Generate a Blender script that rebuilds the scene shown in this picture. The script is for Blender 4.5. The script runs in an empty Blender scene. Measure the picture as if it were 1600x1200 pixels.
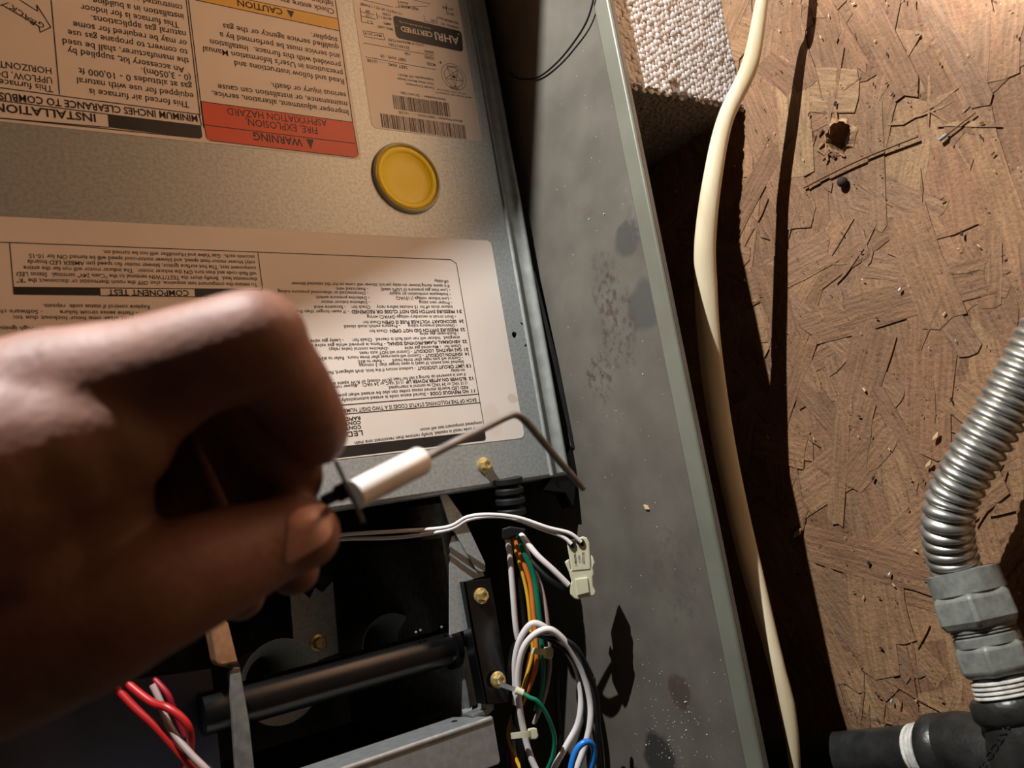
import bpy, bmesh, math, random
from mathutils import Vector, Matrix
from mathutils.bvhtree import BVHTree
random.seed(7)
S = bpy.context.scene
COL = S.collection
# ---------------------------------------------------------------- camera frame
# World: X = towards the top of the picture, Y = into the furnace, Z = up. Metres. Camera 0.453 m above the floor.
CAMZ = .453
F = 1310.0
def _n(v): return v.normalized()
U = _n(Vector((1864, -130, F)))                      # picture direction of world -Z
V = Vector((-1573, -9088, F)); V = _n(V - V.dot(U) * U)  # picture direction of world +X
N = U.cross(V)                                       # picture direction of world -Y
CAM = Vector((0, 0, CAMZ))
def ray(x, y):
    r = Vector((x - 800, y - 600, F)) / F
    return Vector((V.dot(r), -N.dot(r), -U.dot(r)))
def at(x, y, t): return CAM + ray(x, y) * t
def onY(x, y, Y): r = ray(x, y); return CAM + r * (Y / r.y)
def onZ(x, y, Z): r = ray(x, y); return CAM + r * ((Z - CAMZ) / r.z)
def onX(x, y, X): r = ray(x, y); return CAM + r * (X / r.x)
cd = bpy.data.cameras.new('camera'); cam = bpy.data.objects.new('camera', cd); COL.objects.link(cam)
right = Vector((V.x, -N.x, -U.x)); up = -Vector((V.y, -N.y, -U.y)); back = -Vector((V.z, -N.z, -U.z))
cam.matrix_world = Matrix(((right.x, up.x, back.x, 0), (right.y, up.y, back.y, 0), (right.z, up.z, back.z, CAMZ), (0, 0, 0, 1)))
cd.sensor_width = 36; cd.lens = F / 1600 * 36; cd.clip_start = .01; cd.clip_end = 20
cd.dof.use_dof = True; cd.dof.focus_distance = .49; cd.dof.aperture_fstop = 10.5
S.camera = cam
# ---------------------------------------------------------------- light
w = bpy.data.worlds.new('world'); S.world = w; w.use_nodes = True
bg = w.node_tree.nodes['Background']; bg.inputs[0].default_value = (1, .70, .48, 1); bg.inputs[1].default_value = .022
L = Vector((.62, .195, .53))
ld = bpy.data.lights.new('work_light', 'POINT'); ld.energy = 37; ld.color = (.985, .99, 1); ld.shadow_soft_size = .0035
lo = bpy.data.objects.new('work_light', ld); lo.location = L; COL.objects.link(lo)
sd = bpy.data.lights.new('work_light_beam', 'SPOT'); sd.energy = 235; sd.color = (.985, .99, 1); sd.shadow_soft_size = .0035; sd.spot_size = math.radians(58); sd.spot_blend = .8
so = bpy.data.objects.new('work_light_beam', sd); so.location = L; so.rotation_euler = (Vector((.46, .02, 0)) - L).to_track_quat('-Z', 'Y').to_euler(); COL.objects.link(so)
S.view_settings.view_transform = 'Standard'; S.view_settings.look = 'None'
S.view_settings.gamma = 1; S.view_settings.use_curve_mapping = False; S.view_settings.exposure = 0
# ---------------------------------------------------------------- helpers
def srgb(r, g, b):
    f = lambda c: (c / 255 / 12.92) if c / 255 <= .04045 else ((c / 255 + .055) / 1.055) ** 2.4
    return (f(r), f(g), f(b), 1)
class MB:
    def __init__(s): s.v = []; s.f = []
    def add(s, vs, fs):
        o = len(s.v); s.v += [Vector(v) for v in vs]; s.f += [tuple(i + o for i in f) for f in fs]
    def prism(s, poly, ext):
        n = len(poly); ext = Vector(ext)
        s.add([Vector(p) for p in poly] + [Vector(p) + ext for p in poly],
              [tuple(range(n)), tuple(range(2 * n - 1, n - 1, -1))] + [(i, i + n, (i + 1) % n + n, (i + 1) % n) for i in range(n)])
        return s
    def box(s, lo, hi):
        x0, y0, z0 = lo; x1, y1, z1 = hi
        return s.prism([(x0, y0, z0), (x1, y0, z0), (x1, y1, z0), (x0, y1, z0)], (0, 0, z1 - z0))
    def tube(s, pts, r, seg=10, caps=True, flat=None, ref=None):
        pts = [Vector(p) for p in pts]; n = len(pts); prev = None; rings = []
        for i, p in enumerate(pts):
            d = (pts[min(i + 1, n - 1)] - pts[max(i - 1, 0)]).normalized()
            if ref is not None: a = d.cross(ref(p)).normalized()
            elif prev is None: a = d.orthogonal().normalized()
            else: a = (prev - d * prev.dot(d)).normalized()
            prev = a; b = d.cross(a); rr = r[i] if hasattr(r, '__len__') else r
            r2 = (flat[i] if hasattr(flat, '__len__') else flat) if flat is not None else rr
            rings.append([p + a * math.cos(k * 2 * math.pi / seg) * rr + b * math.sin(k * 2 * math.pi / seg) * r2 for k in range(seg)])
        s.rings(rings, caps); return s
    def rings(s, rings, caps=True):
        seg = len(rings[0]); n = len(rings); fs = []
        for i in range(n - 1):
            for k in range(seg):
                fs.append((i * seg + k, i * seg + (k + 1) % seg, (i + 1) * seg + (k + 1) % seg, (i + 1) * seg + k))
        if caps: fs.append(tuple(range(seg - 1, -1, -1))); fs.append(tuple((n - 1) * seg + k for k in range(seg)))
        s.add([v for R in rings for v in R], fs)
    def lathe(s, o, axis, prof, seg=32, caps=True, rot=0):
        o = Vector(o); d = Vector(axis).normalized(); a = d.orthogonal().normalized(); b = d.cross(a)
        s.rings([[o + d * h + (a * math.cos(rot + k * 2 * math.pi / seg) + b * math.sin(rot + k * 2 * math.pi / seg)) * max(r, 1e-6) for k in range(seg)] for r, h in prof], caps)
        return s
    def ball(s, c, r, seg=14):
        c = Vector(c)
        s.rings([[c + Vector((r * math.sin(t) * math.cos(p), r * math.sin(t) * math.sin(p), r * math.cos(t))) for p in [k * 2 * math.pi / seg for k in range(seg)]] for t in [max(1e-3, j * math.pi / (seg // 2)) if j < seg // 2 else math.pi - 1e-3 for j in range(seg // 2 + 1)]])
        return s
    def build(s, name, mat, parent=None, smooth=40, bevel=0, label=None, kind=None):
        me = bpy.data.meshes.new(name); me.from_pydata(s.v, [], s.f); me.validate(); 
        bm = bmesh.new(); bm.from_mesh(me); bmesh.ops.recalc_face_normals(bm, faces=bm.faces); bm.to_mesh(me); bm.free()
        if smooth:
            me.shade_smooth(); me.set_sharp_from_angle(angle=math.radians(smooth))
        o = bpy.data.objects.new(name, me); COL.objects.link(o)
        if mat: me.materials.append(mat)
        if parent: setpar(o, parent)
        if bevel:
            m = o.modifiers.new('bevel', 'BEVEL'); m.width = bevel; m.segments = 2; m.limit_method = 'ANGLE'
        if label: o['label'] = label
        if kind: o['kind'] = kind
        return o
def setpar(o, p):
    o.parent = p
    def wm(q): return (wm(q.parent) @ q.matrix_parent_inverse @ q.matrix_basis) if q.parent else q.matrix_basis.copy()
    o.matrix_parent_inverse = wm(p).inverted()
def thing(name, label, cat, loc=(0, 0, 0), group=None, kind=None):
    o = bpy.data.objects.new(name, None); o.empty_display_size = .01; COL.objects.link(o); o.location = loc
    return tag(o, label, cat, group, kind)
def tag(o, label, cat, group=None, kind=None):
    o['label'] = label; o['category'] = cat
    if group: o['group'] = group
    if kind: o['kind'] = kind
    return o
def crom(pts, n=8):
    P = [Vector(p) for p in pts]; out = []
    for i in range(len(P) - 1):
        a = P[max(i - 1, 0)]; b = P[i]; c = P[i + 1]; d = P[min(i + 2, len(P) - 1)]
        for k in range(n):
            t = k / n
            out.append(.5 * ((2 * b) + (c - a) * t + (2 * a - 5 * b + 4 * c - d) * t * t + (3 * b - a - 3 * c + d) * t ** 3))
    out.append(P[-1]); return out
def interp(vals, n):
    out = []
    for i in range(len(vals) - 1):
        for k in range(n): out.append(vals[i] + (vals[i + 1] - vals[i]) * (k / n))
    out.append(vals[-1]); return out
def round_rect(x0, x1, z0, z1, r, n=5):     # in the X/Z plane
    out = []
    for cx, cz, a0 in ((x1 - r, z1 - r, 0), (x0 + r, z1 - r, 90), (x0 + r, z0 + r, 180), (x1 - r, z0 + r, 270)):
        for k in range(n + 1):
            a = math.radians(a0 + 90 * k / n); out.append((cx + r * math.cos(a), cz + r * math.sin(a)))
    return out
# ---------------------------------------------------------------- materials
def mat(name, col, rough=.5, metal=0, col2=None, scale=60, bump=0, bscale=400, spec=.5, detail=4, thr=(.35, .65), trans=0, sss=0, sssr=(.004, .0015, .0008), coat=0, coord='Object', stretch=None):
    m = bpy.data.materials.new(name); m.use_nodes = True; nt = m.node_tree; b = nt.nodes['Principled BSDF']
    b.inputs['Roughness'].default_value = rough; b.inputs['Metallic'].default_value = metal
    b.inputs['Specular IOR Level'].default_value = spec; b.inputs['Transmission Weight'].default_value = trans
    b.inputs['Coat Weight'].default_value = coat
    if sss:
        b.inputs['Subsurface Weight'].default_value = sss; b.inputs['Subsurface Radius'].default_value = sssr; b.inputs['Subsurface Scale'].default_value = 1
    tc = nt.nodes.new('ShaderNodeTexCoord'); mp = nt.nodes.new('ShaderNodeMapping'); nt.links.new(tc.outputs[coord], mp.inputs[0])
    if stretch: mp.inputs['Scale'].default_value = stretch
    nz = nt.nodes.new('ShaderNodeTexNoise'); nz.inputs['Scale'].default_value = scale; nz.inputs['Detail'].default_value = detail
    nt.links.new(mp.outputs[0], nz.inputs['Vector'])
    cr = nt.nodes.new('ShaderNodeValToRGB'); cr.color_ramp.elements[0].position = thr[0]; cr.color_ramp.elements[1].position = thr[1]
    c2 = col2 or tuple(c * .82 for c in col[:3]) + (1,)
    cr.color_ramp.elements[0].color = c2; cr.color_ramp.elements[1].color = col
    nt.links.new(nz.outputs['Fac'], cr.inputs[0]); nt.links.new(cr.outputs[0], b.inputs['Base Color'])
    if bump:
        n2 = nt.nodes.new('ShaderNodeTexNoise'); n2.inputs['Scale'].default_value = bscale; n2.inputs['Detail'].default_value = 3
        nt.links.new(mp.outputs[0], n2.inputs['Vector'])
        bp = nt.nodes.new('ShaderNodeBump'); bp.inputs['Strength'].default_value = 1; bp.inputs['Distance'].default_value = bump
        nt.links.new(n2.outputs['Fac'], bp.inputs['Height']); nt.links.new(bp.outputs[0], b.inputs['Normal'])
    m['mix'] = cr.name
    return m
def spots(m, lst, warp=.004, wscale=90):
    """painted-on stains with a shape of their own: lst of (centre, (rx, ry, rz), colour, hardness, breakup)"""
    nt = m.node_tree; b = nt.nodes['Principled BSDF']; src = b.inputs['Base Color'].links[0].from_socket
    geo = nt.nodes.new('ShaderNodeNewGeometry'); nz = nt.nodes.new('ShaderNodeTexNoise'); nz.inputs['Scale'].default_value = wscale; nz.inputs['Detail'].default_value = 5
    nt.links.new(geo.outputs['Position'], nz.inputs['Vector'])
    sb = nt.nodes.new('ShaderNodeVectorMath'); sb.operation = 'SUBTRACT'; sb.inputs[1].default_value = (.5, .5, .5); nt.links.new(nz.outputs['Color'], sb.inputs[0])
    sc = nt.nodes.new('ShaderNodeVectorMath'); sc.operation = 'SCALE'; sc.inputs['Scale'].default_value = warp * 2; nt.links.new(sb.outputs[0], sc.inputs[0])
    ad = nt.nodes.new('ShaderNodeVectorMath'); ad.operation = 'ADD'; nt.links.new(geo.outputs['Position'], ad.inputs[0]); nt.links.new(sc.outputs[0], ad.inputs[1])
    n3 = nt.nodes.new('ShaderNodeTexNoise'); n3.inputs['Scale'].default_value = 260; n3.inputs['Detail'].default_value = 6; nt.links.new(geo.outputs['Position'], n3.inputs['Vector'])
    for c, r, colr, amt, brk in lst:
        d = nt.nodes.new('ShaderNodeVectorMath'); d.operation = 'SUBTRACT'; d.inputs[1].default_value = tuple(c); nt.links.new(ad.outputs[0], d.inputs[0])
        q = nt.nodes.new('ShaderNodeVectorMath'); q.operation = 'DIVIDE'; q.inputs[1].default_value = r; nt.links.new(d.outputs[0], q.inputs[0])
        l = nt.nodes.new('ShaderNodeVectorMath'); l.operation = 'LENGTH'; nt.links.new(q.outputs[0], l.inputs[0])
        mr = nt.nodes.new('ShaderNodeMapRange'); mr.inputs[1].default_value = 1.15; mr.inputs[2].default_value = .85; mr.inputs[3].default_value = 0; mr.inputs[4].default_value = amt
        nt.links.new(l.outputs['Value'], mr.inputs[0]); fac = mr.outputs[0]
        if brk:
            m2 = nt.nodes.new('ShaderNodeMapRange'); m2.inputs[1].default_value = .47; m2.inputs[2].default_value = .70; nt.links.new(n3.outputs['Fac'], m2.inputs[0])
            mu = nt.nodes.new('ShaderNodeMath'); mu.operation = 'MULTIPLY'; nt.links.new(fac, mu.inputs[0]); nt.links.new(m2.outputs[0], mu.inputs[1]); fac = mu.outputs[0]
        mx = nt.nodes.new('ShaderNodeMix'); mx.data_type = 'RGBA'; nt.links.new(fac, mx.inputs['Factor']); nt.links.new(src, mx.inputs['A']); mx.inputs['B'].default_value = colr
        src = mx.outputs['Result']
    nt.links.new(src, b.inputs['Base Color'])
M_galv = mat('galvanized_steel', srgb(172, 178, 176), .4, .4, srgb(152, 157, 155), 520, .00004, 500, detail=6)
M_galvd = mat('dull_galvanized_steel', srgb(150, 152, 148), .45, .6, srgb(120, 122, 120), 160, .00003, 300)
M_gray = mat('gray_painted_steel', srgb(107, 102, 92), .5, .1, srgb(94, 89, 80), 35, .00006, 600, detail=6)
M_lip = mat('gray_painted_flange', srgb(124, 124, 110), .42, .15, srgb(113, 113, 100), 25, .00003, 500)
M_black = mat('black_painted_steel', srgb(17, 17, 17), .25, .1, srgb(11, 11, 11), 50, .00003, 300)
M_dark = mat('dark_steel', srgb(64, 64, 62), .6, .3, srgb(40, 40, 40), 30, .00003, 300)  # even dark grey for inner cabinet walls and strip joint
M_iron = mat('black_iron', srgb(58, 58, 55), .36, .3, srgb(42, 42, 40), 90, .0002, 500, detail=6)
M_zinc = mat('zinc_fitting', srgb(142, 144, 134), .5, .2, srgb(120, 123, 115), 240, .00008, 900)
M_steel = mat('stainless_corrugated', srgb(208, 207, 198), .36, .85, srgb(180, 180, 172), 160)
M_brass = mat('yellow_zinc_screw', srgb(238, 220, 160), .3, .75, srgb(212, 186, 118), 400)
M_paper = mat('label_paper', srgb(226, 217, 206), .45, 0, srgb(219, 208, 195), 14, .00012, 28, coat=.05)
M_ink = mat('black_ink', srgb(26, 24, 24), .5, 0, srgb(20, 19, 19), 90)
M_inkl = mat('grey_ink', srgb(60, 52, 48), .5, 0, srgb(52, 45, 42), 90)
M_red = mat('orange_red_ink', srgb(216, 84, 48), .45, 0, srgb(204, 76, 44), 30)
M_yel = mat('yellow_ink', srgb(226, 182, 84), .45, 0, srgb(216, 172, 74), 30)
M_white = mat('white_plastic_insulation', srgb(232, 226, 222), .35, 0, srgb(220, 212, 208), 60)
M_nylon = mat('natural_nylon', srgb(226, 222, 192), .4, 0, srgb(212, 208, 176), 60, sss=.35, sssr=(.003, .003, .002))
M_rubber = mat('black_rubber', srgb(26, 26, 26), .45, 0, srgb(18, 18, 18), 60)
M_bwire = mat('black_insulation', srgb(24, 24, 24), .3, 0, srgb(16, 16, 16), 60)
M_orange = mat('orange_insulation', srgb(226, 128, 50), .35, 0, srgb(214, 116, 44), 60)
M_green = mat('green_insulation', srgb(20, 118, 88), .35, 0, srgb(16, 104, 78), 60)
M_yellow = mat('yellow_insulation', srgb(232, 184, 60), .35, 0, srgb(220, 170, 50), 60)
M_blue = mat('blue_insulation', srgb(40, 130, 220), .3, 0, srgb(34, 118, 208), 60)
M_brownw = mat('brown_insulation', srgb(110, 56, 40), .35, 0, srgb(96, 48, 36), 60)
M_redw = mat('red_insulation', srgb(176, 30, 28), .4, 0, srgb(160, 26, 24), 60)
M_grayw = mat('gray_insulation', srgb(170, 150, 145), .35, 0, srgb(156, 138, 134), 60)
M_romex = mat('cream_cable_jacket', srgb(222, 209, 176), .6, 0, srgb(202, 184, 146), 40, .0004, 120, detail=8, stretch=(.15, 1, 1))
M_foam = mat('white_foam', srgb(206, 204, 202), .85, 0, srgb(188, 182, 176), 200, .0003, 280)
M_foamd = mat('shaded_foam', srgb(150, 140, 130), .8, 0, srgb(130, 120, 112), 200, .0006, 280)  # same foam darkened; the cut face carries its shade in the colour
M_amber = mat('amber_plastic', srgb(255, 226, 0), .3, 0, srgb(250, 214, 0), 40, spec=.3)
M_clear = mat('amber_rim', srgb(214, 206, 160), .25, .1, srgb(200, 190, 140), 60, coat=.3)
M_ceramic = mat('white_ceramic', srgb(240, 238, 232), .12, 0, srgb(234, 230, 224), 60, coat=.6, spec=.6)
M_rod = mat('kanthal_rod', srgb(142, 142, 140), .38, .2, srgb(120, 120, 118), 120)
M_nail = mat('fingernail', srgb(244, 212, 204), .35, 0, srgb(204, 152, 138), 60, spec=.6, sss=.1)
M_skin = mat('skin', srgb(138, 97, 80), .58, 0, srgb(118, 80, 65), 70, .00022, 420, sss=.05, sssr=(.006, .002, .001), spec=.5, detail=6)
M_tape = mat('white_thread_tape', srgb(228, 226, 216), .6, 0, srgb(190, 186, 176), 200, .0003, 300)
M_wood = mat('shade_board_wood', srgb(196, 158, 110), .7, 0, srgb(166, 126, 82), 12, .0003, 200, stretch=(1, 1, .1))  # wood of the added light-blocking board
M_warmlit = mat('warm_lit_steel', srgb(196, 150, 112), .4, .6, srgb(170, 124, 88), 180, .00004, 500)  # galvanized strip end with warm reflected light put into the colour
M_chip = mat('pale_wood_chip', srgb(226, 196, 150), .7, 0, srgb(200, 164, 116), 100)
M_twig = mat('brown_straw', srgb(120, 84, 50), .7, 0, srgb(96, 64, 38), 100)
M_dirt = mat('dark_debris', srgb(60, 44, 34), .9, 0, srgb(40, 30, 24), 100)
# ---------------------------------------------------------------- OSB floor
def osb(name, obj_random):
    m = bpy.data.materials.new(name); m.use_nodes = True; nt = m.node_tree; b = nt.nodes['Principled BSDF']; lk = nt.links.new
    b.inputs['Roughness'].default_value = .72; b.inputs['Specular IOR Level'].default_value = .3
    tc = nt.nodes.new('ShaderNodeTexCoord'); mp = nt.nodes.new('ShaderNodeMapping'); lk(tc.outputs['Object'], mp.inputs[0]); mp.inputs['Scale'].default_value = (6, 60, 60)
    oi = nt.nodes.new('ShaderNodeObjectInfo')
    n1 = nt.nodes.new('ShaderNodeTexNoise'); n1.noise_dimensions = '4D'; n1.inputs['Scale'].default_value = 9; n1.inputs['Detail'].default_value = 8; lk(mp.outputs[0], n1.inputs['Vector'])
    mm = nt.nodes.new('ShaderNodeMath'); mm.operation = 'MULTIPLY'; mm.inputs[1].default_value = 40; lk(oi.outputs['Random'], mm.inputs[0]); lk(mm.outputs[0], n1.inputs['W'])
    ramp = nt.nodes.new('ShaderNodeValToRGB'); e = ramp.color_ramp.elements
    e[0].position = 0; e[0].color = srgb(128, 94, 68); e[1].position = 1; e[1].color = srgb(162, 128, 92)
    for p, c in ((.2, srgb(144, 108, 78)), (.45, srgb(156, 119, 85)), (.6, srgb(140, 108, 82)), (.8, srgb(150, 110, 79))):
        x = e.new(p); x.color = c
    if obj_random: lk(oi.outputs['Random'], ramp.inputs[0])
    else:
        vo = nt.nodes.new('ShaderNodeTexVoronoi'); vo.inputs['Scale'].default_value = 22; lk(tc.outputs['Object'], vo.inputs['Vector'])
        sp = nt.nodes.new('ShaderNodeSeparateColor'); lk(vo.outputs['Color'], sp.inputs[0]); lk(sp.outputs[0], ramp.inputs[0])
    g = nt.nodes.new('ShaderNodeMapRange'); g.inputs[1].default_value = .35; g.inputs[2].default_value = .65; g.inputs[3].default_value = .72; g.inputs[4].default_value = 1.12; lk(n1.outputs['Fac'], g.inputs[0])
    # blotches of grime in world space
    geo = nt.nodes.new('ShaderNodeNewGeometry'); n2 = nt.nodes.new('ShaderNodeTexNoise'); n2.inputs['Scale'].default_value = 14; n2.inputs['Detail'].default_value = 7; lk(geo.outputs['Position'], n2.inputs['Vector'])
    g2 = nt.nodes.new('ShaderNodeMapRange'); g2.inputs[1].default_value = .3; g2.inputs[2].default_value = .6; g2.inputs[3].default_value = .74; g2.inputs[4].default_value = 1.0; lk(n2.outputs['Fac'], g2.inputs[0])
    n4 = nt.nodes.new('ShaderNodeTexNoise'); n4.inputs['Scale'].default_value = 420; n4.inputs['Detail'].default_value = 3; lk(geo.outputs['Position'], n4.inputs['Vector'])
    g4 = nt.nodes.new('ShaderNodeMapRange'); g4.inputs[1].default_value = .27; g4.inputs[2].default_value = .36; g4.inputs[3].default_value = .45; g4.inputs[4].default_value = 1.0; lk(n4.outputs['Fac'], g4.inputs[0])
    a = nt.nodes.new('ShaderNodeMath'); a.operation = 'MULTIPLY'; lk(g.outputs[0], a.inputs[0]); lk(g2.outputs[0], a.inputs[1])
    a2 = nt.nodes.new('ShaderNodeMath'); a2.operation = 'MULTIPLY'; lk(a.outputs[0], a2.inputs[0]); lk(g4.outputs[0], a2.inputs[1])
    mx = nt.nodes.new('ShaderNodeMix'); mx.data_type = 'RGBA'; mx.blend_type = 'MULTIPLY'; mx.inputs['Factor'].default_value = 1
    lk(ramp.outputs[0], mx.inputs['A']); cb = nt.nodes.new('ShaderNodeCombineColor'); [lk(a2.outputs[0], cb.inputs[i]) for i in range(3)]; lk(cb.outputs[0], mx.inputs['B'])
    lk(mx.outputs['Result'], b.inputs['Base Color'])
    bp = nt.nodes.new('ShaderNodeBump'); bp.inputs['Distance'].default_value = .0007; bp.inputs['Strength'].default_value = 1; lk(n1.outputs['Fac'], bp.inputs['Height'])
    bp2 = nt.nodes.new('ShaderNodeBump'); bp2.inputs['Distance'].default_value = .0007; lk(n4.outputs['Fac'], bp2.inputs['Height']); lk(bp.outputs[0], bp2.inputs['Normal'])
    lk(bp2.outputs[0], b.inputs['Normal'])
    return m
M_osb = osb('osb_board', False); M_strand = osb('osb_strand', True)
HOLE = onZ(1312, 214, 0)
mb = MB(); seg = 24; hr = .0082
inner = [HOLE + Vector((math.cos(k * 2 * math.pi / seg) * hr * (1 + .05 * math.sin(3 * k)), math.sin(k * 2 * math.pi / seg) * hr * (1 + .05 * math.cos(5 * k)), 0)) for k in range(seg)]
outer = []
for k in range(seg):
    a = k * 2 * math.pi / seg; c, s_ = math.cos(a), math.sin(a); q = max(abs(c), abs(s_)); outer.append(HOLE + Vector((c / q * 1.6, s_ / q * 1.6, 0)))
dn = Vector((0, 0, -.0185))
mb.add(inner + outer + [p + dn for p in inner] + [p + dn for p in outer],
       [(k, (k + 1) % seg, (k + 1) % seg + seg, k + seg) for k in range(seg)] + [(k, k + 2 * seg, (k + 1) % seg + 2 * seg, (k + 1) % seg) for k in range(seg)]
       + [(k + seg, (k + 1) % seg + seg, (k + 1) % seg + 3 * seg, k + 3 * seg) for k in range(seg)] + [(k + 2 * seg, k + 3 * seg, (k + 1) % seg + 3 * seg, (k + 1) % seg + 2 * seg) for k in range(seg)])
floor = mb.build('floor', M_osb, smooth=0); floor['kind'] = 'structure'; floor['label'] = 'brown oriented strand board floor with a knot hole'
def strand(cx, cy, ln, wd, ang, z, mt=M_strand, name='wood_strand'):
    n = 4; top = []
    xs = [-.5 + k / n for k in range(n + 1)]
    e1 = [(-ln / 2 * (1 + random.uniform(-.12, .1)), wd * y) for y in (-.5, -.2, .15, .5)]
    e2 = [(ln / 2 * (1 + random.uniform(-.12, .1)), wd * y) for y in (.5, .2, -.15, -.5)]
    up_ = [(x * ln, wd * (.5 + random.uniform(-.06, .06))) for x in (-.22, .1, .3)]
    lo_ = [(x * ln, -wd * (.5 + random.uniform(-.06, .06))) for x in (.3, .05, -.25)]
    poly = [(x, y, 0) for x, y in e1 + up_ + e2 + lo_]
    m = MB(); m.prism(poly, (0, 0, -.0012))
    o = m.build(name, mt, None, smooth=0)
    o.location = (cx, cy, z); o.rotation_euler = (random.uniform(-.006, .006), random.uniform(-.004, .004), ang)
    setpar(o, floor)
    return o
cnt = 0; k = 0
while cnt < 285 and k < 4000:
    k += 1
    x = random.uniform(-.24, .34); y = random.uniform(.10, .47)
    if y > .44 and random.random() < .7: continue
    ln = random.uniform(.03, .115); wd = random.uniform(.007, .028); ang = random.gauss(0, .75)
    dx, dy = HOLE.x - x, HOLE.y - y; ca, sa = math.cos(ang), math.sin(ang)
    u_, v_ = dx * ca + dy * sa, -dx * sa + dy * ca
    if abs(u_) < ln / 2 + .009 and abs(v_) < wd / 2 + .009: continue
    strand(x, y, ln, wd, ang, .0002 + .0009 * random.random()); cnt += 1
# splintered rim round the hole
M_rim = mat('torn_wood', srgb(176, 140, 98), .8, 0, srgb(130, 96, 66), 300, .0005, 500)
ring = MB(); rg = random.Random(5); nn = 40; R0 = []; R1 = []; R2 = []
for k in range(nn):
    a = k * 2 * math.pi / nn; d = Vector((math.cos(a), math.sin(a), 0)); w_ = .0016 + .0010 * math.sin(3 * a + 1) + .0008 * math.sin(7 * a) + rg.uniform(0, .0007)
    rb_ = hr * .97 + rg.uniform(-.0005, .0004)
    R0.append(HOLE + d * rb_ + Vector((0, 0, -.003))); R1.append(HOLE + d * (rb_ + .0006) + Vector((0, 0, .0012 + rg.uniform(0, .0012)))); R2.append(HOLE + d * (rb_ + .0008 + w_) + Vector((0, 0, .0004)))
ring.rings([R0, R1, R2], False); ring.build('torn_rim', M_rim, floor, smooth=0)
for k in range(9):
    a = rg.uniform(0, 6.28); r = rg.uniform(.0105, .0135)
    o = strand(HOLE.x + r * math.cos(a), HOLE.y + r * math.sin(a), rg.uniform(.003, .009), rg.uniform(.0006, .0016), a + rg.uniform(-1.2, 1.2), .0018, M_rim if k % 2 else M_strand, 'splinter')
    o.rotation_euler[1] = rg.uniform(-.35, .35)
mb = MB(); rg = random.Random(21)
for k in range(340):
    x, y = rg.uniform(-.22, .33), rg.uniform(.12, .45)
    if math.hypot(x - HOLE.x, y - HOLE.y) < .012: continue
    ln = rg.uniform(.006, .042); wd = rg.uniform(.0006, .0034) * (1 if rg.random() < .8 else 2); a = rg.gauss(0, .8); d = Vector((math.cos(a), math.sin(a), 0)); e = Vector((-d.y, d.x, 0)) * wd / 2; c = Vector((x, y, .0008 + rg.uniform(0, .0005)))
    mb.prism([c - d * ln / 2 + e * rg.uniform(-1, 1), c - d * ln * .2 + e, c + d * ln * .3 + e * rg.uniform(.3, 1), c + d * ln / 2 + e * rg.uniform(-1, 1), c + d * ln * .2 - e, c - d * ln * .3 - e * rg.uniform(.3, 1)], (0, 0, -.0014))
mb.build('wood_sliver', M_osb, floor, smooth=0, kind='stuff')
# loose bits
pt = onZ(1316, 284, .003)
tag(MB().ball(pt, .0032, 10).build('wood_knot', M_dirt), 'dark round knot bit beside the hole in the strand board', 'debris')
a, b_ = onZ(1256, 293, .0028), onZ(1434, 213, .0034)
tag(MB().tube(crom([a, (a + b_) / 2 + Vector((.0015, 0, 0)), b_]), .00075, 6).build('straw', M_twig), 'long thin brown straw lying below the hole in the strand board', 'straw')
a, b_ = onZ(1468, 219, .0028), onZ(1524, 176, .0026)
t_ = thing('wire_scrap', 'short thin dark stalk with a bluish tip at the upper right of the strand board', 'debris', a)
MB().tube([a, b_], .0005, 6).build('stalk', M_twig, t_); MB().tube([a, a + (b_ - a) * .22], .0011, 6).build('tip', M_zinc, t_)
mb = MB(); mbw = MB()
for k in range(420):
    p = Vector((random.uniform(-.2, .3), random.uniform(.14, .4), .0022)); s_ = random.uniform(.00015, .0006) * (1 if random.random() < .93 else 1.8)
    a = random.uniform(0, 6.28); d = Vector((math.cos(a), math.sin(a), 0)) * s_ * random.uniform(1, 2.4); e = Vector((-math.sin(a), math.cos(a), 0)) * s_ * .6
    (mb if k % 3 else mbw).prism([p - d - e, p + d - e * .6, p + d * .8 + e, p - d * .7 + e], (0, 0, s_ * .9))
o = mb.build('wood_crumbs', M_dirt, smooth=0); tag(o, 'scattered dark crumbs lying on the strand board', 'debris', kind='stuff')
o = mbw.build('wood_dust', M_chip, smooth=0); tag(o, 'scattered pale wood flecks lying on the strand board', 'debris', kind='stuff')
for (x, y, l_, lab) in ((1247, 833, .009, 'pale wood sliver in the cable shadow, left of the flexible pipe'), (1463, 682, .006, 'pale wood flake close to the left of the flexible pipe'), (1452, 725, .0055, 'pale wood flake just below another beside the flexible pipe'), (1391, 896, .003, 'small white pebble left of the big hexagonal nut'), (1394, 1094, .0028, 'small white crumb above the black iron pipe'), (1407, 452, .0028, 'tiny cream crumb in the middle of the strand board')):
    p = onZ(x, y, .0024); an = random.uniform(.4, 1.1); d = Vector((math.cos(an), -math.sin(an), 0)) * l_ / 2; e = Vector((d.y, -d.x, 0)) * .35
    tag(MB().prism([p - d, p - d * .3 - e, p + d * .8 - e * .6, p + d, p + d * .2 + e], (0, 0, .0012)).build('wood_chip', M_chip if l_ > .004 else M_white, smooth=0), lab, 'wood chip')
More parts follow.
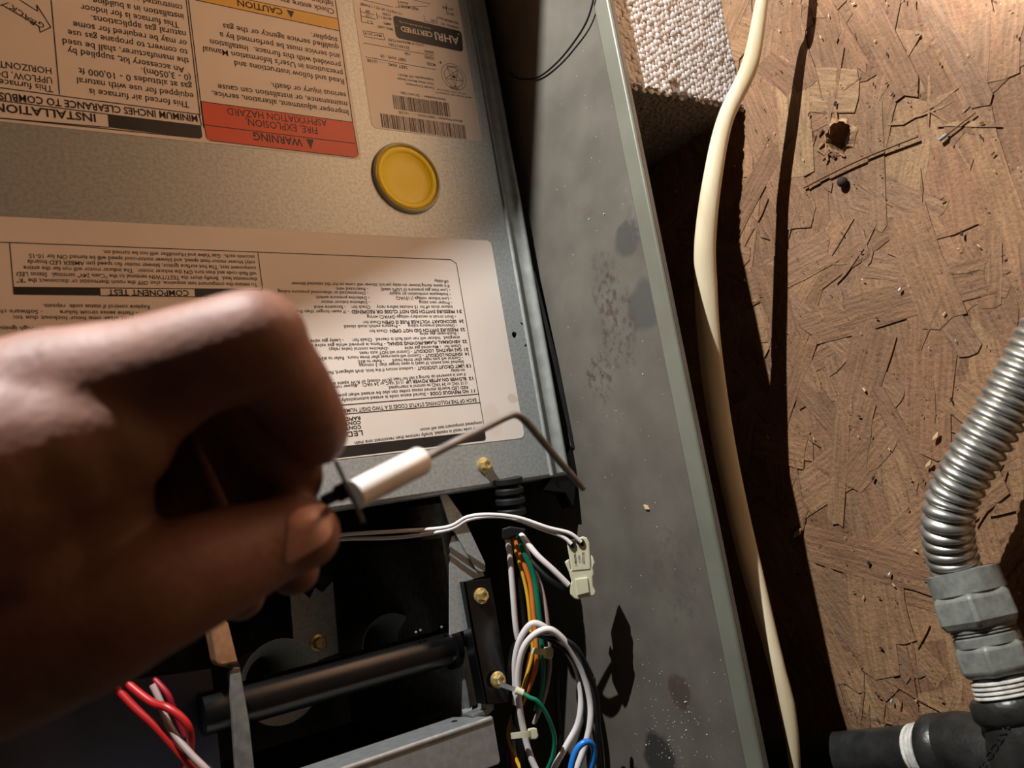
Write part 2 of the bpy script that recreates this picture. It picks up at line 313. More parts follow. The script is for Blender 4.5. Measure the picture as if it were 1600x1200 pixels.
# ---------------------------------------------------------------- furnace cabinet (lies on its side)
ZF = .11; YE = .3175; YP = .425
XB = .0145                                   # lower edge of the access panel
cab = thing('furnace_cabinet', 'open grey steel furnace cabinet lying on its side on white foam', 'furnace', (.1, .5, ZF))
MB().box((-.42, YE, ZF - .0022), (.85, .95, ZF)).build('side_panel', M_gray, cab, smooth=0, label='grey painted inner side with rust marks and oily stains')
MB().box((-.42, YE, ZF - .0005), (.85, YE + .0125, ZF + .0024)).build('edge_flange', M_lip, cab, bevel=.0013, label='pale grey-green folded edge flange')
MB().box((-.42, YE, ZF + .53), (.85, .95, ZF + .532)).build('side_panel', M_gray, cab, smooth=0)
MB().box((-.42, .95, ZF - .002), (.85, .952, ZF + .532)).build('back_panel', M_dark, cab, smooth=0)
MB().box((-.422, YE, ZF - .002), (-.42, .952, ZF + .532)).build('end_panel', M_gray, cab, smooth=0)
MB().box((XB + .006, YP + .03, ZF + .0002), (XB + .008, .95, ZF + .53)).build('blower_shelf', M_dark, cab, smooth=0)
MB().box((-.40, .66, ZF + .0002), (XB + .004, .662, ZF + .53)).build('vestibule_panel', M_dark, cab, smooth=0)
# grommet and wire sleeve by the panel corner
mb = MB(); gp = at(797, 778, .507); gd = (at(803, 826, .507) - gp).normalized()
mb.lathe(gp - gd * .012, gd, [(.009, 0), (.009, .003), (.0062, .0045), (.0088, .0065), (.0088, .009), (.006, .0105), (.0092, .0125), (.0092, .015), (.0062, .017), (.0088, .019), (.0088, .022), (.0055, .024)], 24)
mb.build('rubber_grommet', M_rubber, cab, label='ribbed black rubber grommet')
# black corner latch and edge gasket
mb = MB(); mb.tube([onY(832, 425, YP + .001), onY(866, 560, YP + .001), onY(897, 700, YP + .001)], .0016, 8); mb.build('edge_gasket', M_rubber, cab)
mb = MB(); mb.prism([onY(x, y, YP + .002) for x, y in ((868, 738), (898, 690), (901, 742), (896, 792), (884, 770), (850, 765))], (0, .012, 0)); mb.build('corner_bracket', M_black, cab, smooth=0)
gray_st = lambda x, y: onZ(x, y, ZF)
spots(M_gray, [(gray_st(982, 372), (.010, .012, .02), srgb(72, 71, 68), .8, 0), (gray_st(1008, 478), (.014, .014, .02), srgb(72, 74, 70), .8, 0),
    (gray_st(945, 440), (.020, .012, .02), srgb(74, 60, 54), .75, 1), (gray_st(965, 505), (.030, .016, .02), srgb(70, 56, 50), .8, 1), (gray_st(938, 590), (.016, .012, .02), srgb(66, 50, 44), .9, 1),
    (gray_st(990, 330), (.020, .008, .02), srgb(120, 118, 110), .5, 1), (gray_st(1062, 1080), (.010, .008, .02), srgb(78, 60, 52), .7, 0), (gray_st(1030, 1180), (.014, .012, .02), srgb(52, 50, 48), .9, 0),
    (gray_st(1055, 900), (.03, .02, .02), srgb(80, 74, 68), .5, 1), (gray_st(915, 330), (.008, .004, .02), srgb(100, 78, 66), .6, 1)], .006, 70)
mb = MB(); rng = random.Random(3)
for k in range(260):
    x, y = (rng.gauss(1050, 40), rng.gauss(1140, 45)) if k < 130 else (rng.uniform(870, 1120), rng.uniform(60, 1190))
    p = onZ(x, y, ZF)
    if p.y > YP - .003 or p.y < YE + .015: continue
    s_ = rng.uniform(.00008, .00026) * (2 if rng.random() < .08 else 1)
    mb.prism([p + Vector((s_, 0, 0)), p + Vector((0, s_, 0)), p + Vector((-s_, 0, 0)), p + Vector((0, -s_, 0))], (0, 0, s_))
tag(mb.build('paint_flecks', M_white, smooth=0), 'tiny pale flecks lying on the grey cabinet side', 'debris', kind='stuff')
for (x, y, l_, lab) in ((1011, 792, .0045, 'small pale wood chip on the grey cabinet side, level with the connector'), (946, 54, .003, 'tiny ochre crumb on the grey cabinet side near its top edge')):
    p = onZ(x, y, ZF + .0001); d = Vector((l_ / 3, l_ / 2.5, 0)); e = Vector((l_ / 4, -l_ / 5, 0))
    tag(MB().prism([p - d, p - e, p + d, p + e * .8], (0, 0, .001)).build('wood_chip', M_chip, smooth=0), lab, 'wood chip')
# thin black wire arc
pts = [onZ(x, y, ZF + h * .35 + .0005) for x, y, h in ((935, -40, .012), (926, 5, .009), (915, 37, .007), (896, 67, .005), (874, 94, .004), (849, 116, .003), (831, 123, .002), (809, 122, .002), (794, 112, .003))]
tag(MB().tube(crom(pts, 5), .0006, 6).build('thin_wire', M_bwire), 'thin black wire curving over the grey cabinet side at the top', 'wire')
# ---------------------------------------------------------------- access panel with its stickers
ap = thing('access_panel', 'galvanized steel blower access panel with stickers and a yellow round window', 'access panel', (.2, YP, .3))
ZR = .1335
HOLEP = onY(804, 523, YP)
def plate_hole(m, x0, x1, z0, z1, y0, y1, c, r, seg=20):
    for yy, fl in ((y0, 0), (y1, 1)):
        pass
    inn = [(c.x + r * math.cos(k * 2 * math.pi / seg), c.z + r * math.sin(k * 2 * math.pi / seg)) for k in range(seg)]
    cell = min(.02, c.z - z0 - .0005); ou = []
    for k in range(seg):
        a = k * 2 * math.pi / seg; q = max(abs(math.cos(a)), abs(math.sin(a))); ou.append((c.x + math.cos(a) / q * cell, c.z + math.sin(a) / q * cell))
    m.add([(x, y0, z) for x, z in inn] + [(x, y0, z) for x, z in ou] + [(x, y1, z) for x, z in inn], [(k, (k + 1) % seg, (k + 1) % seg + seg, k + seg) for k in range(seg)] + [(k, (k + 1) % seg, (k + 1) % seg + 2 * seg, k + 2 * seg) for k in range(seg)])
    X0, X1, Z0, Z1 = c.x - cell, c.x + cell, c.z - cell, c.z + cell
    for a0, a1, b0, b1 in ((x0, X0, z0, z1), (X1, x1, z0, z1), (X0, X1, z0, Z0), (X0, X1, Z1, z1)):
        m.add([(a0, y0, b0), (a1, y0, b0), (a1, y0, b1), (a0, y0, b1)], [(0, 1, 2, 3)])
mb = MB(); plate_hole(mb, XB + .001, .8, ZR, .60, YP, YP + .0015, HOLEP, .0021)
mb.build('sheet', M_galv, ap, smooth=0)
# folded right border and lower lip: profiles swept along the edge
mb = MB()
prof = [(YP, ZR), (YP - .0012, ZR - .0006), (YP - .0012, ZR - .0022), (YP + .0012, ZR - .0034), (YP + .0012, ZR - .0118), (YP - .0008, ZR - .0128), (YP - .0008, ZR - .0152), (YP + .001, ZR - .0162), (YP + .02, ZR - .0165)]
mb.add([(x, y, z) for x in (XB, .8) for y, z in prof], [(i, i + 1, i + 1 + len(prof), i + len(prof)) for i in range(len(prof) - 1)])
mb.build('folded_border', mat('border_steel', srgb(158, 160, 154), .45, .15, srgb(140, 142, 136), 120), ap, smooth=70)
mb = MB(); prof = [(XB + .001, YP), (XB - .0005, YP + .0004), (XB - .0013, YP + .0018), (XB - .0015, YP + .022)]
mb.add([(x, y, z) for z in (ZR - .0165, .60) for x, y in prof], [(i, i + 1, i + 1 + len(prof), i + len(prof)) for i in range(len(prof) - 1)])
mb.build('lower_lip', M_galv, ap, smooth=70)
def screw(c, axis, parent, r=.0047, name='hex_screw'):
    m = MB(); a = Vector(axis).normalized(); c = Vector(c)
    m.lathe(c, a, [(r, 0), (r, .0009), (r * .82, .0014)], 28)
    m.lathe(c + a * .001, a, [(r * .72, 0), (r * .72, .0030), (r * .62, .0038), (r * .42, .0038), (r * .36, .0026), (0, .0024)], 6, rot=.3)
    return m.build(name, M_brass, parent, smooth=30, label='brass-coloured hex head screw')
screw(onY(756, 727, YP - .0002), (0, -1, 0), ap)
# amber window
c = onY(635, 279, YP)
mb = MB(); mb.lathe(c, (0, -1, 0), [(.0228, -.0005), (.0230, .0012), (.0222, .0026), (.0213, .0028), (.0205, .0018)], 48, caps=False); win = mb.build('window_rim', M_clear, ap, smooth=60)
mb = MB(); mb.lathe(c, (0, -1, 0), [(.0208, .0004), (.0208, .0014), (.0190, .0022), (.0168, .0014), (.0160, .0010), (.009, .0013), (0.0001, .0014)], 48); mb.build('window_disc', M_amber, win, smooth=80, label='yellow translucent disc')
# --- printing
EPS = .00012
def pp(x, y, lift=0): p = onY(x, y, YP - .0002 - lift); return p
_fc = {}
def text_mesh(s, bold):
    key = (s, bold)
    if key in _fc: return _fc[key]
    c = bpy.data.curves.new('t', 'FONT'); c.body = s; c.size = 1; c.resolution_u = 2
    c.offset = .022 if bold else .007
    o = bpy.data.objects.new('t', c); COL.objects.link(o)
    me = bpy.data.meshes.new_from_object(o.evaluated_get(bpy.context.evaluated_depsgraph_get()))
    vs = [v.co.copy() for v in me.vertices]; fs = [tuple(p.vertices) for p in me.polygons]
    bpy.data.objects.remove(o); bpy.data.curves.remove(c); bpy.data.meshes.remove(me)
    _fc[key] = (vs, fs); return vs, fs
def text(m, s, p0, p1, cap, bold=False, lift=EPS, place=pp, nrm=Vector((0, -1, 0))):
    """s runs from picture point p0 (first letter) to p1; cap = capital height in picture pixels"""
    a = place(p0[0], p0[1], lift); b = place(p1[0], p1[1], lift); d = b - a; ln = d.length; d.normalize(); upv = nrm.cross(d).normalized()
    t = (a - CAM).length
    vs, fs = text_mesh(s, bold)
    if not vs: return
    x0 = min(v.x for v in vs); x1 = max(v.x for v in vs); sy = cap * t / F / .70
    m.add([a + d * ((v.x - x0) / (x1 - x0) * ln) + upv * (v.y * sy) for v in vs], fs)
def quad(m, pts, lift=EPS * .6):
    m.add([pp(x, y, lift) for x, y in pts], [tuple(range(len(pts)))])
def rule(m, p0, p1, th=1.0, lift=EPS):
    a, b = pp(*p0, lift), pp(*p1, lift); d = (b - a).normalized(); e = Vector((0, -1, 0)).cross(d) * (th * .5 * .5 / F)
    m.add([a - e, b - e, b + e, a + e], [(0, 1, 2, 3)])
def rr(m, pts, r=.002, lift=EPS * .6, corners=(1, 1, 1, 1), n=5, depth=0):
    """polygon of picture points with chosen corners rounded"""
    P = [pp(x, y, lift) for x, y in pts]; out = []
    for i, p in enumerate(P):
        if not corners[i]: out.append(p); continue
        a = P[i - 1]; b = P[(i + 1) % len(P)]; da = (a - p).normalized() * r; db = (b - p).normalized() * r
        for k in range(n + 1):
            t = k / n; out.append((p + da) * (1 - t) ** 2 + p * 2 * t * (1 - t) + (p + db) * t * t)
    if depth: m.prism(out, (0, depth, 0))
    else: m.add(out, [tuple(range(len(out)))])
def ext(p0, p1, x):     # point of the line p0-p1 at picture x
    t = (x - p0[0]) / (p1[0] - p0[0]); return (x, p0[1] + (p1[1] - p0[1]) * t)
# sticker 1: installation and warning
st = MB()
x1 = pp(565, 249).x; zr = pp(565, 249).z
st.prism([(x, YP - .0002, z) for x, z in round_rect(x1, .62, zr, .55, .002)], (0, .00018, 0))
st1 = st.build('warning_sticker', M_paper, ap, smooth=0, label='white sticker with installation text and an orange warning block')
ink = MB(); red = MB(); yel = MB()
T = lambda s, a, b, cap, bold=False: text(ink, s, a, b, cap, bold)
for s, a, b in (("This forced air furnace is", (295, 159), (139, 138)), ("equipped for use with natural", (302, 146), (120, 120.6)), ("gas at altitudes 0 - 10,000 ft", (300, 131), (122.5, 105.6)), ("(0 - 3,050m).", (298, 117), (220.5, 106)),
    ("An accessory kit, supplied by", (288, 105), (105, 74)), ("the manufacturer, shall be used", (295, 91), (97.5, 60)), ("to convert to propane gas use", (293, 77.5), (105.6, 46)), ("or may be required for some", (291.6, 63.5), (114, 33)),
    ("natural gas applications.", (290, 49), (142, 23.5)), ("This furnace is for indoor", (279, 34.5), (125.6, 6.5)), ("installation in a building", (286.5, 22), (145, -4)), ("constructed on site.", (284.7, 8), (180, -13)),
    ("This furnace is a", (82.5, 134.5), (-30, 119)), ("UPFLOW, DOWN", (81, 121), (-40, 105)), ("HORIZONTAL", (80, 106), (-22, 92))): T(s, a, b, 9.2)
T("MINIMUM INCHES CLEARANCE TO COMBUS", (308, 180.5), (-2, 144), 10, True); T("INSTALLATION", (149, 178.5), (-10, 160.5), 11.5, True)
T("BACK", (58, 34), (18, 6), 7.5); T("G", (71, 39), (62, 33), 8)
for a, b in (((-5, 136.3), (311, 178.7)), ((-5, 156.5), (168, 178.2)), ((-5, 184), (170, 199)), ((-5, 184), (312, 216)), ((80, 0), (93, 147.5)), ((291, 0), (312.8, 181)), ((294.5, 0), (318.5, 200)), ((79.6, 42.5), (57.5, 7.5)), ((57.5, 7.5), (58.7, 17.5)), ((58.7, 17.5), (30, -1)), ((79.6, 42.5), (62.5, 50.6)), ((62.5, 50.6), (61, 41)), ((61, 41), (2, 7)), ((-3, 10), (14, 4)), ((524, 0), (551, 191)), ((311, 178.7), (315, 196)), ((314, 158.4), (318.5, 196))): rule(ink, a, b, 1.3)
rr(ink, [(168, 178), (314, 196), (317, 217), (170, 199)], .0024, corners=(0, 0, 1, 0))
rr(red, [(314, 158.4), (551, 191), (560.5, 247), (322, 219)], .0026, corners=(0, 0, 1, 1)); rule(ink, (318.7, 195), (555.6, 224.4), 1.3); rule(ink, (314, 158.4), (551, 191), 1.2)
for a, b in (((318.7, 195), (323, 214)), ((551, 191), (560, 242)), ((328, 219.5), (554, 246))): rule(ink, a, b, 1.2)
y0 = (300, -1); quad(yel, [(230, -16.5), (530, 48), (527, 29), (230, -34)]); rule(ink, (230, -16.5), (530, 48), 1.2); rule(ink, (230, -34), (527, 29), 1.2)
T("WARNING", (472, 217), (395, 206.5), 12, True); T("FIRE, EXPLOSION,", (495, 199), (383, 184.5), 11); T("ASPHYXIATION HAZARD", (510, 187.5), (354, 168), 10.5)
T("CAUTION", (441, 14), (370, -1), 9.5, True)
for tri in ([(490, 218), (478, 217), (486, 233)], [(459.5, 18), (447.5, 15), (455, 28)]): quad(ink, tri, EPS)
for s, a, b in (("Improper adjustment, alteration, service,", (544, 172), (331, 142)), ("maintenance, or installation can cause", (542, 159), (340, 131)), ("serious injury or death.", (540, 145), (423, 129)), ("Read and follow instructions and", (537, 123.5), (366, 94.5)),
    ("precautions in User's Information Manual", (535, 110.5), (317, 72)), ("provided with this furnace.  Installation", (532, 98), (328, 61)), ("and service must be performed by a", (531, 84.5), (343, 50)), ("qualified service agency or the gas", (529, 70.5), (348, 36.5)),
    ("supplier.", (527, 59), (485.5, 51)), ("Check entire gas assembly", (521.6, 14), (385, -16)), ("lighting.", (519.6, 2), (485, -5))): T(s, a, b, 8.6)
ink.build('printed_text', M_ink, st1, smooth=0); red.build('red_band', M_red, st1, smooth=0, label='orange-red warning band'); yel.build('yellow_band', M_yel, st1, smooth=0, label='yellow caution band')
# sticker 2: rating plate
st = MB(); x1 = pp(755, 222).x; z1 = pp(754, 222).z; z2 = pp(581, 195).z
st.prism([(x, YP - .0002, z) for x, z in round_rect(x1, .40, z1, z2, .003)], (0, .00018, 0))
st2 = st.build('rating_sticker', M_paper, ap, smooth=0, label='narrow white rating sticker with two barcodes')
ink = MB(); wht = MB(); pill = MB()
for s, a, b, cap in (("SERIAL", (677.5, 80.4), (661.7, 78), 4.4), ("2014A17281", (639.7, 73), (607, 67), 4.6), ("DATE OF MANUFACTURE", (661.7, 68.7), (606, 60), 4), ("SERIES", (678, 89.4), (663, 86.6), 4.4), ("100", (640, 82.5), (632, 81), 4.5), ("S8BT A045 - 09", (634, 92), (594, 84.5), 4.6),
    ("MODEL", (680, 99.5), (666, 97), 4.6), ("S8BT A045  - - - 16108", (636, 103.5), (573.5, 91.5), 5), ("MAY 2014", (595.7, 54.3), (569.6, 50), 4), ("5.1", (582, 33), (574, 31.5), 4.4), ("MAX. UNIT", (613, 44), (589.5, 39), 4), ("AMPS", (611.5, 36.4), (599, 34), 4), ("MOTOR  2 / 2", (611, 28), (590, 24), 3.5), ("FUSES", (610, 22), (597, 19.5), 3.5),
    ("115 VOLTS / 60 HZ / 1 PHASE", (628.7, 20), (563, 4), 4), ("1.25", (580, 24), (571, 22), 4), ("208", (578, 17), (571, 15.5), 4), ("HEAT MODEL", (653.4, 12.4), (625, 7), 4.4), ("AIR OUT", (709, 21), (697, 18), 4.4), ("NATURAL", (708, 13), (690, 9), 4.4), ("40", (680, 31), (673, 29.5), 4.4), ("INTERNAL  YES", (716, 42), (689, 35), 3.4), ("MAXIMUM INLET", (715, 35), (682, 25), 3.4), ("BLOWER", (637, 4), (625, 1), 3.4),
    ("Carrier Corporation", (678, 136.5), (634, 129.5), 3.6), ("7310 West Morris Street", (677.5, 129.5), (620.6, 121), 3.6), ("Indianapolis, IN 46231", (677, 123), (622.5, 115), 3.6), ("MADE IN USA UNIT WARRANTY", (736, 151.5), (680, 142.5), 2.6), ("US Pat. 6,321,744; 5,347", (728, 146), (682, 138), 2.6),
    ("Serial Number    2014A17281", (696, 154), (626, 143), 3.8), ("Model Number   S8BTA045 - - - 16108", (722, 188), (623, 173.5), 3.8)): text(ink, s, a, b, cap)
for a, b in (((568, 67), (677.5, 87)), ((571, 88.7), (681, 109)), ((567, 48), (599, 53)), ((567, 48), (570, 57)), ((570, 57), (601, 62.5)), ((599, 53), (601, 62.5)), ((564, 25), (587, 30)), ((565, 34), (584, 38)), ((563, 18), (585, 23)), ((563, 12), (565, 34)), ((588, 20), (590, 30)), ((548, -5), (614, 11)), ((622, -3), (624, 12)), ((618, 11), (668, 7 + 3)), ((662, 24), (664, 33)), ((664, 33), (682, 37)), ((682, 28), (683, 37)), ((640, -2), (672, 6)), ((697, 6), (698, 20))): rule(ink, a, b, .9)
def barcode(tl, tr, bl, br_, n, seed):
    g = random.Random(seed); x = 0; segs = []
    while x < 1:
        w_ = g.choice((.9, .9, 1.6, 2.6)) / n; segs.append((x, min(1, x + w_))); x += w_ + g.choice((.8, .8, 1.4)) / n
    for a, b in segs:
        f = lambda p, q, t: (p[0] + (q[0] - p[0]) * t, p[1] + (q[1] - p[1]) * t)
        quad(ink, [f(tl, tr, a), f(tl, tr, b), f(bl, br_, b), f(bl, br_, a)])
barcode((613, 148), (701, 161), (616, 170), (704, 183), 95, 5); barcode((594, 177), (725.6, 195.6), (597, 199), (728.7, 217.5), 140, 9)
c = pp(709, 120, EPS)
for r0, r1 in ((.0092, .0095), (.0070, .0073), (.0, .0012)):
    n = 36; ink.add([c + Vector((math.cos(k * 2 * math.pi / n) * r, 0, math.sin(k * 2 * math.pi / n) * r)) for r in (max(r0, 1e-5), r1) for k in range(n)], [(k, (k + 1) % n, (k + 1) % n + n, k + n) for k in range(n)])
for k in range(5):
    a0, a1 = math.pi + k * 4 * math.pi / 5, math.pi + (k + 1) * 4 * math.pi / 5
    a = c + Vector((math.cos(a0), 0, math.sin(a0))) * .0070; b = c + Vector((math.cos(a1), 0, math.sin(a1))) * .0070; e = (b - a).normalized().cross(Vector((0, 1, 0))) * .00016
    ink.add([a - e, b - e, b + e, a + e], [(0, 1, 2, 3)])
text(ink, "DESIGN", (717, 137.5), (703, 134.5), 3.4, True); text(ink, "CERTIFIED", (714, 104), (697, 102), 2.6, True); text(ink, "cs", (712, 119), (706, 117.5), 5, True); text(ink, "®", (690, 96), (686.5, 95), 4)
rr(pill, [(613.5, 23.5), (721, 49), (724, 81.5), (619, 59)], .003)
text(wht, "CERTIFIED", (675, 50.5), (625.5, 40.5), 8, True, EPS * 1.6); text(wht, "AHRI", (716.5, 58.5), (678.5, 50), 12, True, EPS * 1.6); text(wht, "www.ahridirectory.org", (673, 44), (624, 33), 2.6, False, EPS * 1.6); text(wht, "®", (718, 52.5), (714.5, 51.7), 3, False, EPS * 1.6); text(wht, "TM", (622, 40), (618, 39), 1.6, False, EPS * 1.6)
ink.build('printed_text', M_inkl, st2, smooth=0); pill.build('black_badge', M_ink, st2, smooth=0, label='black rounded certification badge'); wht.build('badge_text', M_paper, st2, smooth=0)
# sticker 3: service sticker
st = MB(); x1 = pp(820, 684).x; x2 = pp(766, 376).x; z1 = pp(816, 660).z
st.prism([(x, YP - .0002, z) for x, z in round_rect(x1, x2, z1, .58, .0035)], (0, .00018, 0))
M_paper3 = M_paper.copy()
spots(M_paper3, [(onY(802, 623, YP), (.003, .01, .0035), srgb(196, 178, 142), .6, 0), (onY(770, 655, YP), (.010, .01, .006), srgb(214, 196, 178), .45, 0), (onY(655, 650, YP), (.006, .01, .010), srgb(222, 204, 188), .4, 0), (onY(640, 472, YP), (.008, .01, .010), srgb(222, 202, 186), .4, 0)], .003, 90)
st3 = st.build('service_sticker', M_paper3, ap, smooth=0, label='large white service sticker with status code text')
ink = MB()
CP = 4.9
for s, a, b in (("off-delay", (700.5, 438), (678, 436.5)), ("If it opens during blower on-delay period, blower will come on for the selected blower", (701.6, 444.5), (455, 440.5)), ("- Low inlet gas pressure (if LGPS used)", (703, 451), (595, 450)), ("- Restricted vent", (575, 449.6), (525, 449)),
    ("- Inadequate combustion air supply", (703.7, 457.8), (608, 456.4)), ("- Disconnected or obstructed pressure tubing", (575, 456), (433.7, 453)), ("- Low inducer voltage (115VAC)", (704.6, 464.5), (618.4, 463.3)), ("- Defective pressure switch", (577, 463.2), (493.8, 462)),
    ("- Proper vent sizing", (706, 471), (654.6, 470)), ("- Defective inducer motor", (577.6, 470.2), (501, 469.5)), ("inducer shuts off for 15 minutes before retry     Check for:    - Excessive wind", (707, 477.3), (491, 477.3)),
    ("- If open longer than five minutes,", (545, 484.6), (428, 484.2)), ("- Short circuit in secondary voltage (24VAC) wiring", (712, 492.6), (573, 492.6)), ("Check for:", (595, 501), (566, 501.2)),
    ("- Obstructed pressure tubing", (714, 506.3), (637, 506.6)), ("- Pressure switch stuck closed.", (624.6, 506.8), (536, 508)), ("Check for:", (605, 514.6), (576.5, 515)), ("- Stuck-open gas valve", (716.8, 518.8), (655.6, 519.5)),
    ("energized.  Inducer will run until fault is cleared.  Check for:      - Leaky gas valve", (718, 525), (484.6, 530.5)), ("- Flame is proved while gas valve is de-", (602, 535), (470, 538)), ("Check for:  - Mis-wired gas valve", (720, 538), (632, 541.7)), ("-Defective control (valve relay)", (606.7, 542), (514, 543.3)),
    ("- Control will NOT auto reset.", (643.6, 547), (560.6, 549.5)), ("- Control will auto-reset after three hours.  Refer to #34.", (661.7, 553), (497, 558)), ("- Control will auto reset after three hours", (723, 557), (613, 561)), ("- Refer to #33.", (600, 561.3), (558, 563)),
    ("blocked vent switch (if used) is open longer than 3 minutes.", (724, 563), (559.5, 568.5)), ("- Lockout occurs if the limit, draft safeguard, flame rollout, or", (649, 573), (470, 582)), ("on-delay", (726, 576), (704, 577)),
    ("if unit is powered up during a call for heat (R-W closed) or R-W opens during blower", (727, 582.5), (480, 600)), ("(115 VAC or 24 VAC)", (630, 594.5), (566, 599)), ("-Blower runs for 90", (559.5, 599.3), (500, 605)), ("(115 VAC or 24 VAC) to control is interrupted.", (729.7, 595.7), (606, 603.5)),
    ("RED LED boards stored status codes can also be erased when power", (730.8, 602.5), (520, 616)), ("- Stored status code is erased automatically after 72", (669, 613), (505, 625)), ("If code recall is needed, briefly remove then reconnect one main", (742, 667), (553.5, 690)), ("completed component test will occur.", (753, 658), (654.7, 669.5)),
    ("seconds each.  Gas Valve and Humidifier will not be turned on.", (397.7, 399), (160, 390.7)), ("only) blower motor-heat speed, and blower motor-cool speed will be turned ON for 10-15", (398.7, 407.7), (45, 396.3)), ("component test. The hot surface ignitor, blower motor fan speed (on AMBER LED boards", (399.6, 416.4), (43, 405.6)),
    ("will flash code and then turn ON the inducer motor.  The inducer motor will run for the entire", (400.7, 425), (36.4, 415.2)), ("thermostat lead.  Briefly short the TEST/TWIN terminal to the \"Com 24V\" terminal.  Status LED", (402, 433.5), (25.4, 424.8)), ("To initiate the component test sequence, shut OFF the room thermostat or disconnect the \"R\"", (402, 442.3), (26, 434.6)),
    ("Replace control if status code  repeats.", (233.7, 476.8), (66.7, 474.9)), ("- Flame sense circuit failure", (215, 486.5), (93.5, 484.8)), ("- Software check", (66.7, 484.4), (-20, 483)), ("Control will auto-reset after one hour lockout due to;", (300, 496), (20.6, 493)), ("through ignition", (70, 511.5), (-10, 509))):
    text(ink, s, a, b, CP if a[0] > 430 or a[1] > 600 else 5.9)
for s, a, b in (("31", (721, 484.2), (713.5, 484.2)), ("PRESSURE SWITCH DID NOT CLOSE OR REOPENED", (710, 484.2), (549, 484.6)), ("24", (724, 499.5), (717, 499.5)), ("SECONDARY VOLTAGE FUSE IS OPEN", (713, 499.6), (597, 501)), ("23", (726, 512.2), (719, 512.4)), ("PRESSURE SWITCH DID NOT OPEN", (715.4, 512.5), (609, 514.6)),
    ("22", (729, 531), (722, 531.2)), ("ABNORMAL FLAME-PROVING SIGNAL", (719, 531.2), (604.7, 534.8)), ("21", (731.6, 543.5), (725, 543.6)), ("GAS HEATING  LOCKOUT", (721, 543.8), (646, 546.6)), ("14", (732, 550.4), (726, 550.6)), ("IGNITION LOCKOUT", (722, 550.6), (664, 553)),
    ("13", (735, 569), (728, 569.3)), ("LIMIT CIRCUIT LOCKOUT", (725, 569.3), (652, 572.8)), ("12", (738.8, 588.6), (732, 589)), ("BLOWER ON AFTER POWER UP", (728, 589), (633.8, 594.2)), ("11", (741.7, 608.3), (736, 608.6)), ("NO PREVIOUS CODE", (731.5, 608.9), (671.7, 612.6))): text(ink, s, a, b, CP, True)
text(ink, "EACH OF THE FOLLOWING STATUS CODES IS A TWO DIGIT NUMBER", (743.7, 622), (528, 639.5), 5.6)
for s, a, b in (("RAPID", (562.5, 650), (538, 652.5)), ("CONTIN", (563.2, 657), (530, 660)), ("CONTIN", (564, 664.2), (531, 667))): text(ink, s, a, b, 5.2, True)
text(ink, "LED", (566, 672), (540, 675), 7.8); text(ink, "COMPONENT TEST", (294.6, 453.6), (168.4, 452.4), 8.6, True)
for a, b in (((748.5, 615.5), (500, 635.5)), ((750.7, 629), (500, 650)), ((713, 411.5), (756, 664)), ((-5, 378), (704, 405.5)), ((15, 378.6), (22, 460)), ((403, 395), (410.5, 452)), ((21, 448.7), (410, 452)), ((156, 462), (410, 464.5)), ((704, 405.5), (713, 411.5))): rule(ink, a, b, 1.1)
quad(ink, [(21, 448.7), (156.7, 450.4), (157.6, 462), (22, 460.6)]); quad(ink, [(303.8, 452), (410, 452.4), (411.5, 464.5), (304.8, 463.5)])
rr(ink, [(400, 712), (757.5, 673), (759.5, 688), (400, 731)], .002, corners=(0, 0, 1, 0))
ink.build('printed_text', M_ink, st3, smooth=0)
# ---------------------------------------------------------------- foam block under the cabinet
C0 = onZ(1175, 166, 0)
fx, fy = C0.x, .3222
foam = thing('foam_block', 'white bead foam block under the grey cabinet at the top, one lower corner crumbled', 'foam block', (fx, fy, 0))
mb = MB(); rng = random.Random(11)
# body with a ragged lower front corner edge
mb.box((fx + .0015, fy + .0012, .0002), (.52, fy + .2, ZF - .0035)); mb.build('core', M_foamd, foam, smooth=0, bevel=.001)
mb = MB()
def bead(m, c, r, axis, seg=7):
    a = Vector(axis); b = a.orthogonal().normalized(); d = a.cross(b); R = []
    for ph in (0, 35, 65):
        q = math.radians(ph); R.append([c + (b * math.cos(k * 6.2832 / seg) + d * math.sin(k * 6.2832 / seg)) * r * math.cos(q) + a * r * .34 * math.sin(q) for k in range(seg)])
    R.append([c + a * r * .345] * 1)
    o = len(m.v); m.v += [v for r_ in R[:3] for v in r_] + [R[3][0]]
    for i in range(2):
        for k in range(seg): m.f.append((o + i * seg + k, o + i * seg + (k + 1) % seg, o + (i + 1) * seg + (k + 1) % seg, o + (i + 1) * seg + k))
    for k in range(seg): m.f.append((o + 2 * seg + k, o + 2 * seg + (k + 1) % seg, o + 3 * seg))
p_ = .0037; row = 0; z = .0015
crump = [onY(1058, 138, fy), onY(1075, 150, fy)]
while z < ZF - .003:
    x = fx + .0012 + (row % 2) * p_ / 2
    while x < .44:
        q = Vector((x + rng.uniform(-.0006, .0006), fy + rng.uniform(.0006, .0013), z + rng.uniform(-.0006, .0006)))
        if min((q - c_).length for c_ in crump) > .0042 + rng.uniform(0, .002): bead(mb, q, p_ * rng.uniform(.6, .74), (0, -1, 0))
        x += p_
    z += p_ * .87; row += 1
mb.build('bead', M_foam, foam, smooth=60, label='white beaded front face', kind='stuff')
mb = MB()
for k in range(170):
    z = rng.uniform(.002, ZF - .004); bead(mb, Vector((fx + rng.uniform(.0005, .0018), fy + rng.uniform(0, .003), z)), p_ * rng.uniform(.4, .6), Vector((-1, -.5, 0)).normalized())
for k in range(1500):
    z = rng.uniform(.001, ZF - .004); bead(mb, Vector((fx + .0014, fy + rng.uniform(.001, .16), z)), p_ * rng.uniform(.4, .55), (-1, 0, 0), 6)
